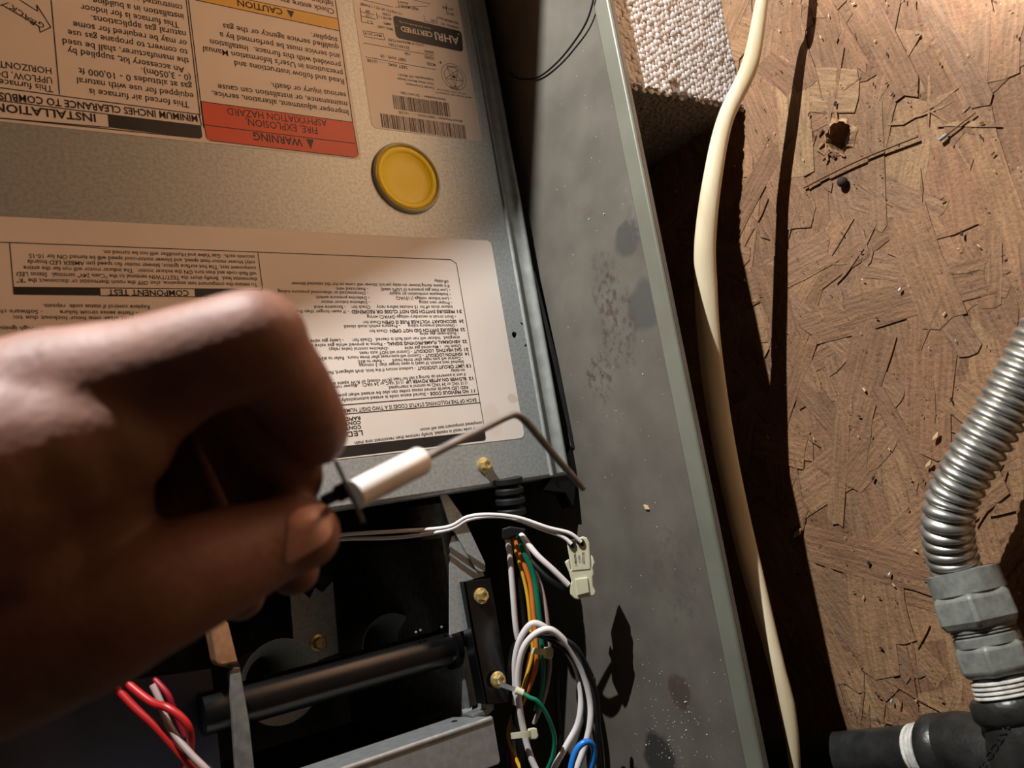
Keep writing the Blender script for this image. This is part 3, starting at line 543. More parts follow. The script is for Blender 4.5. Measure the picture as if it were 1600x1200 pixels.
mb.build('broken_bead', M_foamd, foam, smooth=60, label='rough shaded cut face', kind='stuff')
# ---------------------------------------------------------------- burner compartment
bb = thing('burner_assembly', 'galvanized burner box with round burner tubes in the dark opening below the access panel', 'burner', (-.08, .5, .25))
YB = .436
# side sheet with bent flange
mb = MB(); mb.prism([onY(x, y, YB + .0005) for x, y in ((722, 832), (738, 848), (757, 900), (728, 908), (734, 982), (703, 992), (703, 850), (706, 838))], (0, .0012, 0)); mb.build('side_sheet', M_galv, bb, smooth=0)
mb = MB()
mb.prism([onY(x, y, YB - .001) for x, y in ((688, 774), (697, 770), (724, 808), (758, 880), (758, 893), (746, 893), (712, 834), (703, 822))], (0, .0015, 0)); mb.build('bent_flange', M_galv, bb, smooth=0)
mb = MB(); mb.box((-.14, YB + .02, .1985), (-.012, .64, .1997)); mb.build('side_wall', M_galvd, bb, smooth=0)
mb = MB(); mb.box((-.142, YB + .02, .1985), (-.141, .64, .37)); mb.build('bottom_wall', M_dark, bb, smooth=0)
# rear wall with two burner tube mouths
for nm, x, y, rpx, Yb in (('burner_tube', 612, 1008, 47, .52), ('burner_tube', 440, 1065, 60, .50)):
    c = onY(x, y, Yb); t_ = (c - CAM).length; r = rpx * t_ * .97 / F
    m = MB(); m.lathe(c + Vector((0, .055, 0)), (0, -1, 0), [(r * .5, 0), (r * .52, .02), (r * .62, .035), (r * .86, .049), (r, .055), (r * 1.02, .0546), (r * .9, .0478), (r * .6, .02), (r * .58, 0)], 40, caps=False)
    m.build(nm, M_galv, bb, smooth=70, label='flared round tube mouth')
c0 = onY(668, 790, .50); c1 = onY(690, 985, .50)
m = MB(); m.tube([c0, c1], .0135, 32); m.build('heat_shield', M_galvd, bb, smooth=60)
MB().prism([onY(x, y, .480) for x, y in ((700, 1010), (758, 1010), (768, 1096), (706, 1112))], (0, .001, 0)).build('lower_side_sheet', M_galvd, bb, smooth=0)
# igniter bracket
YI = .545
br = MB().prism([onY(x, y, YI) for x, y in ((452, 912), (463, 928), (470, 922), (484, 935), (492, 918), (504, 926), (520, 908), (529, 1020), (462, 1045))], (0, .0014, 0)).build('igniter_bracket', M_galv, bb, smooth=0, label='grey bracket plate, upper end cut along a zigzag shadow')
scr = screw(onY(497, 1005, YI - .0002), (0, -1, 0), bb, .0058)
m = MB(); m.prism([onY(x, y, YI - .004) for x, y in ((420, 892), (450, 884), (470, 900), (520, 900), (515, 912), (496, 912), (484, 924), (468, 912), (430, 914))], (0, .003, 0)); m.build('zigzag_shadow', M_black, bb, smooth=0)  # black piece standing in for the zigzag shadow at the bracket top
# tray
TX = onY(770, 1119, YB - .006).x
zt0 = onY(771, 1119, YB - .006).z
mb = MB()
mb.prism([(TX, YB - .006, zt0 + .0005), (TX, YB - .006, .42), (TX, YB + .02, .42), (TX, YB + .02, zt0 + .012), (TX, YB + .008, zt0 + .006)], (-.0012, 0, 0))
M_tray = mat('bright_galvanized_steel', srgb(178, 182, 182), .3, .6, srgb(160, 164, 164), 200)
tray = mb.build('tray_top', M_tray, bb, smooth=0, bevel=.0005)
mb = MB(); mb.prism([(TX - .0001, YB - .006, zt0 + .0004), (TX - .0001, YB - .006, .42), (TX - .026, YB - .006, .42), (TX - .026, YB - .006, zt0 + .0015), (TX - .0245, YB - .006, zt0)], (0, .0012, 0)); mb.tube([Vector((TX - .0012, YB - .0052, zt0 + .001)), Vector((TX - .0012, YB - .0052, .42))], .0017, 14); mb.build('tray_front', M_tray, bb, smooth=0, bevel=.0010)
mb = MB(); mb.lathe(onX(710, 1127, TX + .0001), (1, 0, 0), [(.0018, 0), (.0018, .0002)], 16); mb.build('slot_hole', M_rubber, bb, smooth=0)
mb = MB(); mb.prism([onX(x, y, TX + .0004) for x, y in ((722, 1112), (738, 1107), (738, 1113), (724, 1118))], (.0012, 0, 0)); mb.build('crimp_tab', M_galv, bb, smooth=0)
mb = MB(); mb.prism([onY(x, y, YB + .004) for x, y in ((762, 1085), (771, 1083), (772, 1108), (762, 1118), (738, 1121), (738, 1117), (760, 1108))], (0, .010, 0)); mb.build('corner_tab', M_galvd, bb, smooth=0, bevel=.0004)
# inner curved shroud right of the pipe
pts = [onY(x, y, .492) for x, y in ((672, 1040), (690, 1060), (697, 1085), (694, 1105), (676, 1115), (660, 1122))]
mb = MB(); mb.tube(crom(pts, 5), .0014, 8, flat=.008, ref=lambda p: Vector((0, 1, 0))); mb.build('curved_shroud', M_galvd, bb, smooth=60)
mb = MB(); mb.prism([onY(x, y, .476) for x, y in ((722, 1040), (725, 1020), (724, 1098), (705, 1106), (704, 1103), (721, 1095))], (0, .004, 0)); mb.build('wall_edge', M_galvd, bb, smooth=0)
# vertical divider strip (upper end painted with warm reflected light, grey lower end)
ds = thing('divider_strip', 'narrow upright sheet metal strip below the hand, warm reflected light painted on its upper end', 'metal strip', onY(375, 1100, YP))
MB().prism([onY(x, y, YP - .001) for x, y in ((326, 968), (345, 958), (358, 975), (373, 1036), (345, 1042), (339, 1036))], (0, .012, 0)).build('strip_top', M_warmlit, ds, smooth=0, bevel=.0012, label='upper end with warm reflected light in its colour')
MB().prism([onY(x, y, YP + .001) for x, y in ((359, 1050), (365, 1043), (375, 1042), (390, 1130), (402, 1240), (372, 1245))], (0, .004, 0)).build('strip_body', M_galvd, ds, smooth=0, bevel=.0005)
MB().prism([onY(x, y, YP + .006) for x, y in ((347, 1038), (374, 1034), (376, 1046), (366, 1046))], (0, .02, 0)).build('strip_joint', M_dark, ds, smooth=0)
# dark blue-grey tray at the lower left
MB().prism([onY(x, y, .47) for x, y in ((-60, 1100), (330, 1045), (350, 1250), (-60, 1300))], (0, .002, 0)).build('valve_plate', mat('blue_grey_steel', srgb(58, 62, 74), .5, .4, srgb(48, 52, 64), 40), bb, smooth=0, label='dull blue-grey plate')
# ---------------------------------------------------------------- gas manifold
gm = thing('gas_manifold', 'black gas manifold pipe with a flat end bracket held by brass screws', 'gas pipe', (-.075, .46, .25))
pc0 = onY(742, 999, .462); pz = Vector((0, 0, 1))
m = MB(); r = .0108
m.tube([Vector((-.0765, .462, z)) for z in (.201, .25, .30, .32, .348)], r, 32); m.build('pipe', M_black, gm, smooth=60)
m = MB(); m.prism([onY(x, y, YB - .004) for x, y in ((724, 909), (766, 903), (773, 940), (797, 1094), (790, 1098), (759, 1101), (741, 1010))], (0, .0016, 0)); m.build('end_bracket', M_black, gm, smooth=0, bevel=.0004)
m = MB(); a = [onY(x, y, YB - .004) for x, y in ((724, 909), (742, 1010), (759, 1101))]; m.rings([[p, p + Vector((0, .0, -.0014)), p + Vector((0, .010, -.0014)), p + Vector((0, .010, 0))] for p in a]); m.build('bracket_side', M_black, gm, smooth=0)
m = MB(); m.lathe(Vector((-.0765, .462, .2002)), (0, 0, 1), [(.0135, 0), (.0135, .004), (.0108, .0045)], 28); m.build('pipe_flange', M_black, gm, smooth=40)
screw(onY(751, 931, YB - .0042), (0, -1, 0), gm); screw(onY(777, 1062, YB - .0062), (0, -1, 0), gm)
m = MB()
for (x, y) in ((690, 980), (657, 985), (650, 988)): m.ball(onY(x, y, .4525), .0009, 8)
m.build('weld_drops', M_galvd, gm, kind='stuff')
# ---------------------------------------------------------------- connector and its leads
def pxr(px, t): return px * t / F / 2
cn = thing('plug_connector', 'cream nylon plug connector hanging in front of the grey cabinet side', 'connector', at(905, 885, .487))
TC = .485
h = MB(); h.prism([at(x, y, TC) for x, y in ((885, 846), (888, 844), (897, 842), (901, 841), (911, 838), (917, 840), (921, 848), (922, 866), (923, 890), (893, 893), (889, 868))], ray(905, 870) * .012)
hs = h.build('upper_housing', M_nylon, cn, smooth=0, bevel=.0006)
for x, y in ((894, 851), (908, 848)):
    m = MB(); m.lathe(at(x, y, TC - .0003), -ray(x, y), [(.0022, -.001), (.0022, .0004)], 14); m.build('wire_socket', M_rubber, hs)
h = MB(); h.prism([at(x, y, TC + .0004) for x, y in ((882, 878), (889, 873), (892, 890), (924, 886), (923, 866), (927, 871), (930, 880), (927, 886), (928, 898), (926, 902), (927, 916), (931, 925), (929, 931), (910, 934), (905, 937), (898, 936), (891, 929), (890, 918), (893, 908), (889, 894))], ray(905, 900) * .0145)
lo_h = h.build('lower_housing', M_nylon, cn, smooth=0, bevel=.0007)
h = MB(); h.prism([at(x, y, TC - .0006) for x, y in ((898, 905), (918, 902), (921, 926), (902, 931))], ray(905, 900) * .002); h.build('latch', M_nylon, cn, smooth=0, bevel=.0004)
m = MB()
fr = lambda x, y, l: at(x, y, TC - .0002)
for s, a, b in (("GETDCIAJ", (914, 881), (912.5, 863)), ("1191", (908, 878), (906.5, 868)), ("1-480698-0", (902, 884), (899.5, 862))): text(m, s, a, b, 3.6, False, 0, fr, -ray(905, 870).normalized())
m.build('printed_marks', M_inkl, cn, smooth=0)
def wire(name, mat_, pts, px, parent, label=None, seg=10, n=7):
    P = [at(*p) for p in pts]; t = sum(p[2] for p in pts) / len(pts)
    m = MB(); m.tube(crom(P, n), pxr(px, t), seg); return m.build(name, mat_, parent, smooth=80, label=label)
wire('white_wire', M_white, [(430, 850, .47), (530, 836, .475), (620, 830, .48), (697, 824, .482), (730, 808, .482), (765, 804, .482), (810, 809, .483), (855, 824, .484), (890, 833, .484), (908, 847, .484)], 6.2, cn, 'thin white wire')
wire('white_wire', M_white, [(430, 858, .474), (530, 843, .478), (620, 840, .483), (700, 828, .486), (732, 812, .486), (768, 807, .486), (805, 811, .486), (845, 826, .486), (878, 838, .485), (893, 850, .484)], 6.2, cn, 'thin white wire')
# ---------------------------------------------------------------- wiring harness
wh = thing('wiring_harness', 'bundle of coloured wires looped and tied beside the black manifold bracket', 'wires', at(850, 1050, .49))
m = MB(); m.prism([at(x, y, .494) for x, y in ((784, 826), (797, 822), (822, 826), (818, 838), (808, 836), (792, 844), (784, 842))], ray(800, 830) * .009); m.build('wire_sleeve', M_rubber, wh, smooth=0, bevel=.0008, label='black sleeve end')
H = [('white_wire', M_white, 9.5, [(793, 842, .497), (797, 870, .497), (801, 920, .497), (806, 980, .498), (812, 1010, .5)]),
     ('black_wire', M_bwire, 8, [(798, 842, .5), (808, 890, .5), (816, 950, .5), (824, 1010, .5)]),
     ('yellow_wire', M_yellow, 6, [(799, 841, .499), (812, 880, .498), (824, 930, .497), (830, 990, .496), (832, 1020, .496), (822, 1060, .497), (812, 1090, .499), (800, 1120, .5), (794, 1150, .498), (806, 1185, .495), (820, 1215, .49)]),
     ('orange_wire', M_orange, 8, [(803, 839, .497), (814, 868, .496), (828, 910, .495), (834, 960, .494), (838, 1010, .493), (838, 1040, .494), (826, 1075, .496), (815, 1100, .499)]),
     ('blue_wire', mat('navy_insulation', srgb(36, 44, 90), .4), 5, [(806, 838, .501), (824, 880, .500), (836, 930, .499), (842, 1000, .499)]),
     ('green_wire', M_green, 8.5, [(810, 837, .494), (818, 862, .493), (834, 900, .492), (841, 950, .491), (846, 1000, .492), (849, 1040, .493), (846, 1080, .497), (838, 1110, .5)]),
     ('gray_wire', M_grayw, 7.5, [(814, 838, .499), (830, 880, .498), (846, 920, .496), (855, 970, .494), (858, 1010, .495), (858, 1050, .496), (850, 1090, .499), (834, 1130, .502)]),
     ('brown_wire', M_brownw, 7, [(830, 1020, .5), (822, 1060, .501), (812, 1100, .503), (804, 1140, .504), (802, 1210, .505)]),
     # loops
     ('white_wire', M_white, 10, [(806, 1100, .487), (805, 1065, .486), (805, 1030, .484), (813, 998, .482), (830, 975, .481), (848, 978, .482), (868, 995, .485), (888, 1020, .488), (902, 1050, .490), (908, 1090, .490), (903, 1130, .488), (885, 1165, .486), (866, 1200, .484), (860, 1225, .484)]),
     ('white_wire', M_white, 10.5, [(850, 1225, .482), (832, 1190, .483), (820, 1150, .484), (811, 1100, .482), (809, 1060, .480), (816, 1018, .478), (832, 994, .477), (856, 983, .477), (876, 995, .479), (895, 1020, .482), (912, 1055, .485), (922, 1095, .486), (922, 1130, .485), (914, 1165, .484), (896, 1215, .482)]),
     ('black_wire', M_bwire, 9, [(812, 1160, .494), (802, 1110, .493), (797, 1060, .490), (800, 1020, .487), (812, 1000, .485), (834, 992, .483), (866, 996, .482), (890, 1004, .480), (908, 1024, .480), (920, 1055, .482), (930, 1080, .484), (934, 1120, .485), (934, 1170, .485), (940, 1230, .486)]),
     ('black_wire', M_bwire, 8, [(835, 990, .486), (860, 1000, .485), (888, 1020, .486), (905, 1045, .488), (914, 1085, .488), (916, 1130, .490), (906, 1180, .492), (900, 1230, .493)]),
     ('black_wire', M_bwire, 9, [(806, 1090, .49), (806, 1130, .49), (812, 1160, .49), (818, 1200, .49), (822, 1230, .49)]),
     ('black_wire', M_bwire, 8, [(870, 1060, .505), (872, 1110, .506), (876, 1160, .507), (880, 1210, .508)]),
     ('black_wire', M_bwire, 9, [(926, 1060, .492), (931, 1110, .494), (938, 1170, .494), (942, 1230, .495)]),
     ('gray_wire', M_grayw, 6, [(800, 1120, .497), (802, 1160, .497), (808, 1200, .497), (816, 1230, .497)]),
     ('blue_wire', M_blue, 10, [(890, 1225, .472), (893, 1195, .473), (902, 1170, .474), (916, 1159, .475), (926, 1165, .477), (928, 1182, .478), (922, 1205, .479), (915, 1230, .48)]),
     ('red_wire', M_redw, 6, [(797, 1160, .503), (800, 1185, .504), (806, 1225, .505)]),
     ('navy_wire', mat('navy_insulation', srgb(40, 40, 96), .4), 6, [(792, 1165, .503), (793, 1190, .504), (796, 1225, .505)])]
for nm, mt, px, pts in H: wire(nm, mt, pts, px, wh, nm.replace('_', ' '))
wire('white_wire', M_white, [(812, 832, .497), (820, 843, .492), (840, 868, .487), (866, 892, .486), (888, 914, .4865)], 9.5, wh, 'thick white wire')
wire('black_wire', M_bwire, [(822, 868, .497), (842, 890, .492), (858, 905, .489), (876, 916, .488), (888, 920, .4885)], 8.5, wh, 'black wire')
# cable ties
def ziptie(x, y, w_, t, hd, ang):
    z = MB(); ca, sa = math.cos(ang), math.sin(ang); P = lambda u, v, dt=0: at(x + u * ca - v * sa, y + u * sa + v * ca, t + dt)
    R = []
    for k in range(17):
        a = math.pi * (k / 16); u = -w_ / 2 * math.cos(a) ; d = -math.sin(a) * .0042
        R.append([P(u, -5, d), P(u, 5, d), P(u, 5, d - .0008), P(u, -5, d - .0008)])
    z.rings(R)
    tie = z.build('cable_tie', M_nylon, wh, smooth=30, label='pale nylon cable tie')
    z = MB(); z.prism([P(w_ / 2 + u, v, -.003) for u, v in ((-7, -8), (3, -9), (8, -7), (9, 6), (5, 10), (-6, 9))], ray(x, y) * .0052); z.build('tie_head', M_nylon, tie, smooth=0, bevel=.0006)
ziptie(843, 1018, 26, .486, 1, .12); ziptie(815, 1148, 34, .482, 1, -.12)
# ring terminal and ground wire
m = MB(); m.prism([at(x, y, .476) for x, y in ((784, 1064), (790, 1068), (812, 1076), (811, 1081), (806, 1082), (786, 1075), (780, 1072))], ray(790, 1070) * .001); rt = m.build('ring_terminal', M_galv, wh, smooth=0, label='crimped ring terminal')
m = MB(); m.tube([at(805, 1078, .4758), at(817, 1083, .476)], .0022, 12); m.build('crimp_barrel', M_nylon, rt, smooth=40)
wire('green_wire', M_green, [(815, 1082, .4758), (828, 1090, .474), (840, 1096, .474), (855, 1118, .476), (866, 1150, .479), (864, 1180, .481), (852, 1210, .482)], 7, wh, 'green ground wire')
# red and white wires at the lower left
lw = thing('burner_leads', 'two red wires and a white wire coming out from under the hand at lower left', 'wires', at(270, 1120, .36))
wire('red_wire', M_redw, [(150, 1040, .40), (205, 1100, .395), (240, 1132, .393), (280, 1175, .392), (310, 1210, .39), (330, 1240, .39)], 13, lw, 'straight red wire')
wire('red_wire', M_redw, [(190, 1060, .40), (235, 1096, .392), (262, 1106, .388), (286, 1124, .387), (297, 1145, .388), (296, 1180, .392), (280, 1215, .4)], 13, lw, 'bent red wire')
wire('red_wire', mat('dark_red_insulation', srgb(150, 24, 40), .4), [(240, 1060, .405), (262, 1085, .402), (272, 1110, .402), (290, 1150, .402)], 10, lw, 'dark red wire')
wire('white_wire', M_grayw, [(238, 1070, .398), (250, 1095, .396), (258, 1120, .394), (275, 1150, .39), (300, 1180, .386), (325, 1205, .384), (345, 1230, .384)], 11, lw, 'white wire')
# ---------------------------------------------------------------- cream cable
pts = [(1270, -420, .028, 17, 12), (1225, -180, .032, 17, 12), (1202, -40, .037, 15, 9), (1191, 0, .037, 17, 10), (1172, 100, .040, 24, 14), (1133, 187, .054, 24, 16), (1113, 281, .064, 28, 18), (1102, 375, .069, 32, 18), (1103, 450, .069, 34, 18), (1107, 520, .068, 34, 18), (1116, 600, .065, 35, 18), (1132, 700, .065, 34, 20), (1153, 800, .068, 32, 20), (1177, 900, .073, 30, 20), (1203, 1000, .076, 24, 18), (1216, 1050, .077, 22, 16), (1228, 1100, .077, 24, 15), (1237, 1150, .077, 19, 14), (1242, 1200, .077, 15, 13), (1246, 1260, .077, 15, 13)]
P = [onZ(x, y, z) for x, y, z, a, b in pts]; n = 8
ra = interp([pxr(a, (p - CAM).length) for p, (x, y, z, a, b) in zip(P, pts)], n); rb = interp([pxr(b, (p - CAM).length) * 1.2 for p, (x, y, z, a, b) in zip(P, pts)], n)
m = MB(); m.tube(crom(P, n), ra, 22, flat=rb, ref=lambda p: (CAM - p).normalized())
M_romex.node_tree.nodes['Mapping'].inputs['Scale'].default_value = (.2, 1.2, 1.2)
tag(m.build('electrical_cable', M_romex, smooth=80), 'stiff cream plastic-sheathed electrical cable bowing from top to bottom', 'cable')
# ---------------------------------------------------------------- flexible gas pipe, nuts, iron fitting
NR = .84
hs_ = thing('flexible_pipe', 'corrugated stainless flexible pipe on the right, ending in two grey hex nuts', 'flexible pipe', onZ(1540, 900, .03))
path = [(1506, 925, .418), (1492, 885, .417), (1482, 845, .415), (1481, 812, .412), (1488, 780, .41), (1505, 745, .406), (1528, 705, .402), (1558, 655, .398), (1588, 602, .394), (1618, 548, .39), (1650, 490, .386), (1690, 410, .38)]
Pc = crom([at(*p) for p in path], 60)
# arc length resample with a rib profile
cum = [0]
for i in range(1, len(Pc)): cum.append(cum[-1] + (Pc[i] - Pc[i - 1]).length)
pitch = .0051; step = pitch / 7; q = []; rr_ = []; s_ = 0; i = 0
while s_ < cum[-1] - step:
    while cum[i + 1] < s_: i += 1
    f_ = (s_ - cum[i]) / (cum[i + 1] - cum[i]); q.append(Pc[i].lerp(Pc[i + 1], f_))
    ph = (s_ / pitch) % 1; rr_.append(.0097 + .0026 * abs(math.sin(math.pi * ph)) ** .7); s_ += step
m = MB(); m.tube(q, rr_, 36); m.build('corrugated_hose', M_steel, hs_, smooth=80)
def frame_pts(a, b): return at(*a), at(*b)
o_ = at(1502, 890, .4185); mid = ray(1530, 980).normalized(); ax = at(1563, 1055, .42) - o_; ax = (ax - mid * (ax.dot(mid) - .06 * ax.length)).normalized()
m = MB(); m.lathe(o_, ax, [(.0135, 0), (.0170, .0008), (.0172, .0112), (.0165, .0118)], 40); m.build('nut_collar', M_zinc, hs_, smooth=40)
m = MB(); m.lathe(o_ + ax * .0105, ax, [(.0168, 0), (.0196, .0024), (.0200, .0135), (.0178, .0172)], 6, rot=NR); m.build('hex_nut', M_zinc, hs_, smooth=25, bevel=.0012, label='large grey hexagonal nut')
m = MB(); m.lathe(o_ + ax * .027, ax, [(.0150, 0), (.0150, .002), (.0138, .0026), (.0150, .0034), (.0138, .0042), (.0150, .005), (.0150, .009)], 36); m.build('thread', M_zinc, hs_, smooth=40)
m = MB(); m.lathe(o_ + ax * .0352, ax, [(.0150, 0), (.0172, .002), (.0172, .0125), (.0148, .0152)], 6, rot=NR + .1); m.build('hex_nut', M_zinc, hs_, smooth=25, bevel=.001, label='smaller grey hexagonal nut')
m = MB(); m.lathe(o_ + ax * .049, ax, [(.0128, 0), (.0128, .014)], 32); m.build('nipple', M_iron, hs_, smooth=40)
m = MB()
for k in range(4): m.lathe(o_ + ax * (.0520 + k * .0021) + Vector((0, 0, .0002 * k)), ax + Vector((.03 * k - .04, 0, 0)), [(.0129, 0), (.0142, .0005), (.0143, .0012), (.0129, .0017)], 30, caps=False)
m.build('thread_tape', M_tape, hs_, smooth=60, label='white thread sealing tape')
# black iron elbow + horizontal pipe
pe = thing('pipe_elbow', 'black cast iron elbow with raised letters at the lower right corner', 'pipe fitting', onZ(1540, 1150, .0))
E0 = o_ + ax * .0605
m = MB(); m.lathe(E0, ax, [(.0132, .0008), (.0168, 0), (.0182, .002), (.0182, .0085), (.0168, .0105), (.0150, .013)], 44); m.build('collar', M_iron, pe, smooth=50, label='banded collar')
pd0 = onZ(1280, 1184, .030); pd1 = onZ(1455, 1172, .030); pdir = (pd1 - pd0).normalized()
E1 = pd1
ctr = E0 + ax * .038
knee = crom([E0 + ax * .010, E0 + ax * .022, (E0 + ax * .040) * .72 + (pd1 + pdir * .03) * .28, pd1 + pdir * .022, pd1 + pdir * .006], 8)
m = MB(); m.tube(knee, interp([.0152, .0172, .0185, .0172, .0160], 8), 40)
elb = m.build('body', M_iron, pe, smooth=70)
m = MB(); m.lathe(pd1 + pdir * .001, pdir, [(.0128, 0), (.0166, 0), (.0178, .002), (.0178, .008), (.0160, .011)], 44); m.build('collar', M_iron, pe, smooth=50)
# raised casting letters, projected on to the body
dg = bpy.context.evaluated_depsgraph_get(); bvh = BVHTree.FromObject(elb, dg)
m = MB()
def cast(s, p0, p1, cap, t=.36):
    vs, fs = text_mesh(s, True); x0 = min(v.x for v in vs); x1 = max(v.x for v in vs); ux = (p1[0] - p0[0]) / (x1 - x0); uy = (p1[1] - p0[1]) / (x1 - x0); l_ = math.hypot(ux, uy); nx, ny = uy / l_, -ux / l_; out = []
    for v in vs:
        px = p0[0] + (v.x - x0) * ux + nx * v.y * cap / .7; py = p0[1] + (v.x - x0) * uy + ny * v.y * cap / .7; r_ = ray(px, py); hit = bvh.ray_cast(CAM, r_.normalized())
        if hit[0] is None: return
        out.append(hit[0] - r_.normalized() * .0011)
    m.add(out, fs)
cast("MATCO", (1574, 1122), (1538, 1184), 10); cast("2", (1537, 1188), (1528, 1197), 9)
if m.v: m.build('raised_lettering', M_iron, pe, smooth=0)
gp_ = thing('gas_pipe', 'black iron pipe along the bottom edge, running under the furnace', 'pipe', onZ(1380, 1180, 0))
m = MB(); m.tube([pd1 + pdir * .004, pd0, pd0 - pdir * .10, pd0 - pdir * .35], .0134, 36); m.build('pipe', M_iron, gp_, smooth=60)
m = MB()
for k, (o2, r2) in enumerate(((-.0005, .0146), (-.0025, .0143), (-.0043, .0141), (-.0062, .0139))): m.lathe(pd1 + pdir * (o2 - .0014), pdir + Vector((.015 * k, 0, .02)), [(.0133, -.0008), (r2, -.0003), (r2, .0008), (.0133, .0012)], 34, caps=False)
m.build('thread_tape', M_tape, gp_, smooth=60, label='white thread sealing tape')
# ---------------------------------------------------------------- unseen board added to shade the upper access panel
n0 = Vector((.36, .92, .152)); d0 = Vector((-.3887, 0, .921)).normalized(); b0 = Vector((.495, .262, .40)); 
w0 = Vector((d0.z, 0, -d0.x)); lo_ = b0 - d0 * ((b0.z - .002) / d0.z); hi_ = b0 + d0 * .24
tag(MB().prism([lo_, hi_, hi_ + w0 * .30, Vector((lo_.x + .30, lo_.y, lo_.z))], (0, .012, 0)).build('shade_board', M_wood, smooth=0), 'unseen wooden board added to block the work light from the upper panel', 'board')
# ---------------------------------------------------------------- flame sensor
fs_ = thing('flame_sensor', 'flame sensor with a white ceramic body and bent metal rod held by the hand', 'flame sensor', at(620, 740, .25))
c0, c1 = at(557, 772, .2445), at(661, 718, .262); cx_ = (c1 - c0).normalized(); cl = (c1 - c0).length
m = MB(); m.lathe(c0, cx_, [(.0044, -.0005), (.0045, cl * .5), (.0046, cl - .0012), (.0040, cl), (.0016, cl)], 40); m.build('ceramic_insulator', M_ceramic, fs_, smooth=35, label='glossy white ceramic insulator')
rp = [at(652, 722, .262), at(700, 697, .272), at(760, 667, .287), at(790, 652, .294), at(806, 648, .298), at(820, 657, .301), at(840, 680, .309), at(875, 722, .325), at(911, 763, .340)]
m = MB(); m.tube(crom(rp, 7), interp([.0014, .0014, .0014, .0014, .0014, .0014, .0014, .0014, .0013], 7), 16); m.build('rod', M_rod, fs_, smooth=70, label='bent metal sensing rod')
pa, pb = at(521, 722, .2415), at(561, 808, .2435); pc = (pa + pb) / 2; pl = (pb - pa) / 2; rv = ray(541, 765).normalized(); rv = (rv - pl.normalized() * rv.dot(pl.normalized())).normalized(); pn = pl.normalized().cross(rv)
m = MB(); m.prism([pc + pl * a + rv * b_ for a, b_ in ((-1.05, -.008), (-1.05, .008), (.95, .008), (1.12, .004), (1.12, -.005), (.95, -.008))], pn * .0012); m.build("mounting_plate", M_galvd, fs_, smooth=0, bevel=.00015)
m = MB(); m.lathe(pc, -cx_, [(.0026, 0), (.0026, .003), (.0018, .0035), (.0018, .008)], 24); m.build('terminal', mat('dark_blue_plastic', srgb(22, 24, 48), .4), fs_, smooth=40, label='dark blue terminal end')
# ---------------------------------------------------------------- hand
def chain(m, pts, n=7, seg=18):
    P = [at(x, y, t) for x, y, t, r in pts]; R = [r * t / F for x, y, t, r in pts]
    m.tube(crom(P, n), interp(R, n), seg); m.ball(P[0], R[0] * .99, 18); m.ball(P[-1], R[-1] * .99, 18)
    for p, r in zip(P[1:-1], R[1:-1]): m.ball(p, r * 1.0, 18)
m = MB()
# index finger and its metacarpal
chain(m, [(-420, 900, .19, 150), (-150, 740, .195, 160), (60, 640, .203, 124), (140, 612, .204, 108), (230, 588, .205, 96), (340, 552, .205, 88), (398, 532, .206, 85)])
chain(m, [(392, 536, .206, 83), (440, 590, .215, 70), (474, 640, .224, 62), (492, 668, .230, 54), (496, 682, .232, 49)])
# forearm
chain(m, [(-380, 915, .205, 190), (-900, 1050, .215, 185), (-1500, 1250, .24, 215)])
# back of the hand towards the thumb web
chain(m, [(-250, 860, .19, 200), (-20, 740, .196, 170), (100, 700, .200, 132), (170, 680, .202, 104)])
chain(m, [(120, 660, .204, 120), (200, 632, .205, 92), (250, 618, .205, 78)])
chain(m, [(60, 860, .206, 130), (130, 810, .208, 100), (150, 770, .207, 88)])
# thumb
chain(m, [(-300, 1050, .20, 190), (-60, 1010, .206, 165), (110, 975, .206, 125), (225, 928, .209, 105), (335, 882, .219, 88), (400, 856, .227, 74), (440, 841, .231, 66), (474, 835, .233, 60)])
# palm mass behind
chain(m, [(-400, 930, .22, 200), (-120, 900, .225, 190), (30, 800, .235, 130)])
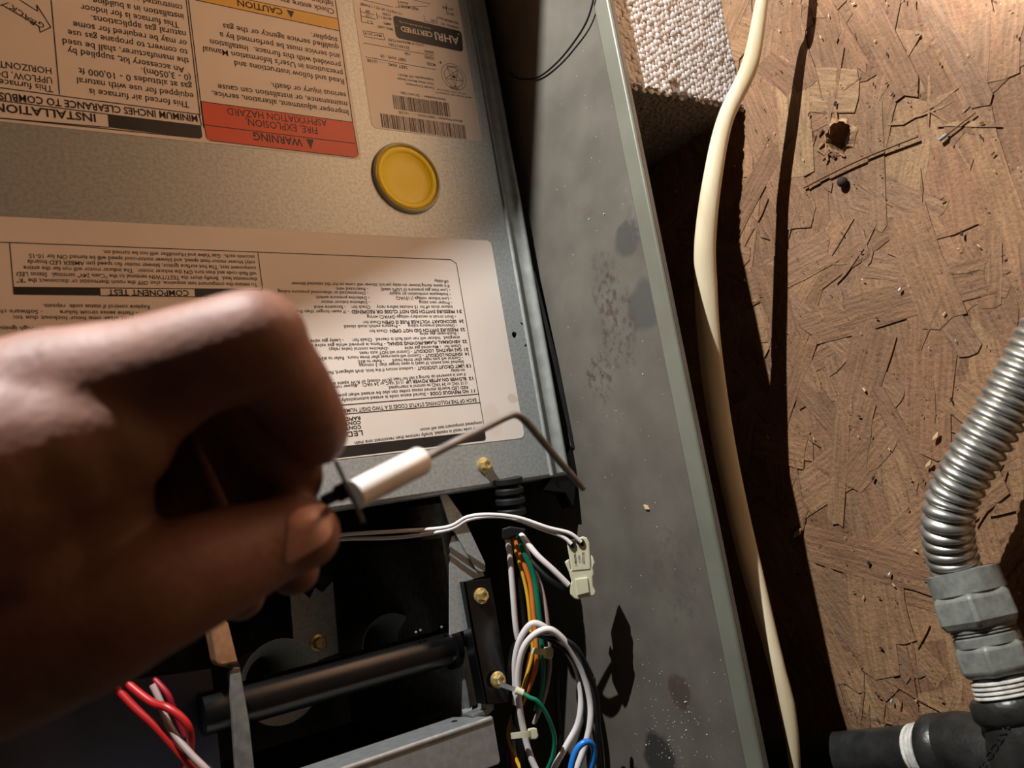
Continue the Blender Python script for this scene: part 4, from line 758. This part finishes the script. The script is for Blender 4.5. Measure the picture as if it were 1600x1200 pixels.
# middle, ring, little finger folded behind
chain(m, [(20, 650, .226, 90), (200, 592, .228, 80), (350, 566, .229, 74)])
chain(m, [(350, 568, .229, 74), (415, 650, .235, 64), (450, 722, .240, 54), (460, 748, .241, 47)])
chain(m, [(60, 790, .262, 96), (200, 790, .272, 84), (320, 800, .280, 64)])
chain(m, [(20, 680, .244, 84), (190, 615, .247, 76), (335, 590, .248, 70)])
chain(m, [(335, 594, .248, 68), (385, 700, .250, 60), (432, 830, .253, 50), (458, 890, .254, 43)])
chain(m, [(0, 740, .264, 76), (150, 680, .267, 68), (290, 640, .268, 60)])
chain(m, [(290, 644, .268, 58), (335, 790, .266, 50), (374, 930, .262, 42)])
hand = m.build('person', M_skin, smooth=0)
rm = hand.modifiers.new('merge', 'REMESH'); rm.mode = 'VOXEL'; rm.voxel_size = .0011; rm.use_smooth_shade = True
sm = hand.modifiers.new('soften', 'SMOOTH'); sm.factor = .7; sm.iterations = 22
tag(hand, 'left hand reaching in from the left, thumb and index finger pinching a flame sensor', 'person')
dg = bpy.context.evaluated_depsgraph_get(); bvh = BVHTree.FromObject(hand, dg)
# thumbnail laid on the skin
def nail(outl, lift=.0009):
    far = (bvh.ray_cast(CAM, ray(485, 832).normalized())[0] - CAM).length + .0035
    cx, cy = sum(p[0] for p in outl) / len(outl), sum(p[1] for p in outl) / len(outl); R = []
    for f_ in (0.02, .3, .55, .78, .93, 1.0):
        ring = []
        for x, y in outl:
            px, py = cx + (x - cx) * f_, cy + (y - cy) * f_; r_ = ray(px, py).normalized(); hit = bvh.ray_cast(CAM, r_)
            if hit[0] is None: hit = (CAM + r_ * .2,)
            hp = hit[0] if (hit[0] - CAM).length < far else CAM + r_ * far
            ring.append(hp - r_ * (lift * (1.3 - .9 * f_ ** 4)))
        R.append(ring)
    mm = MB(); mm.rings(R, False); return mm.build('thumbnail', M_nail, hand, smooth=80, label='pale pinkish thumbnail')
ol = [(450, 812), (462, 798), (482, 790), (505, 788), (517, 795), (521, 812), (519, 830), (510, 846), (492, 858), (468, 872), (449, 880), (446, 862), (449, 838)]
nail([(p.x, p.y) for p in crom([Vector((x, y, 0)) for x, y in ol + ol[:1]], 3)[:-1]])
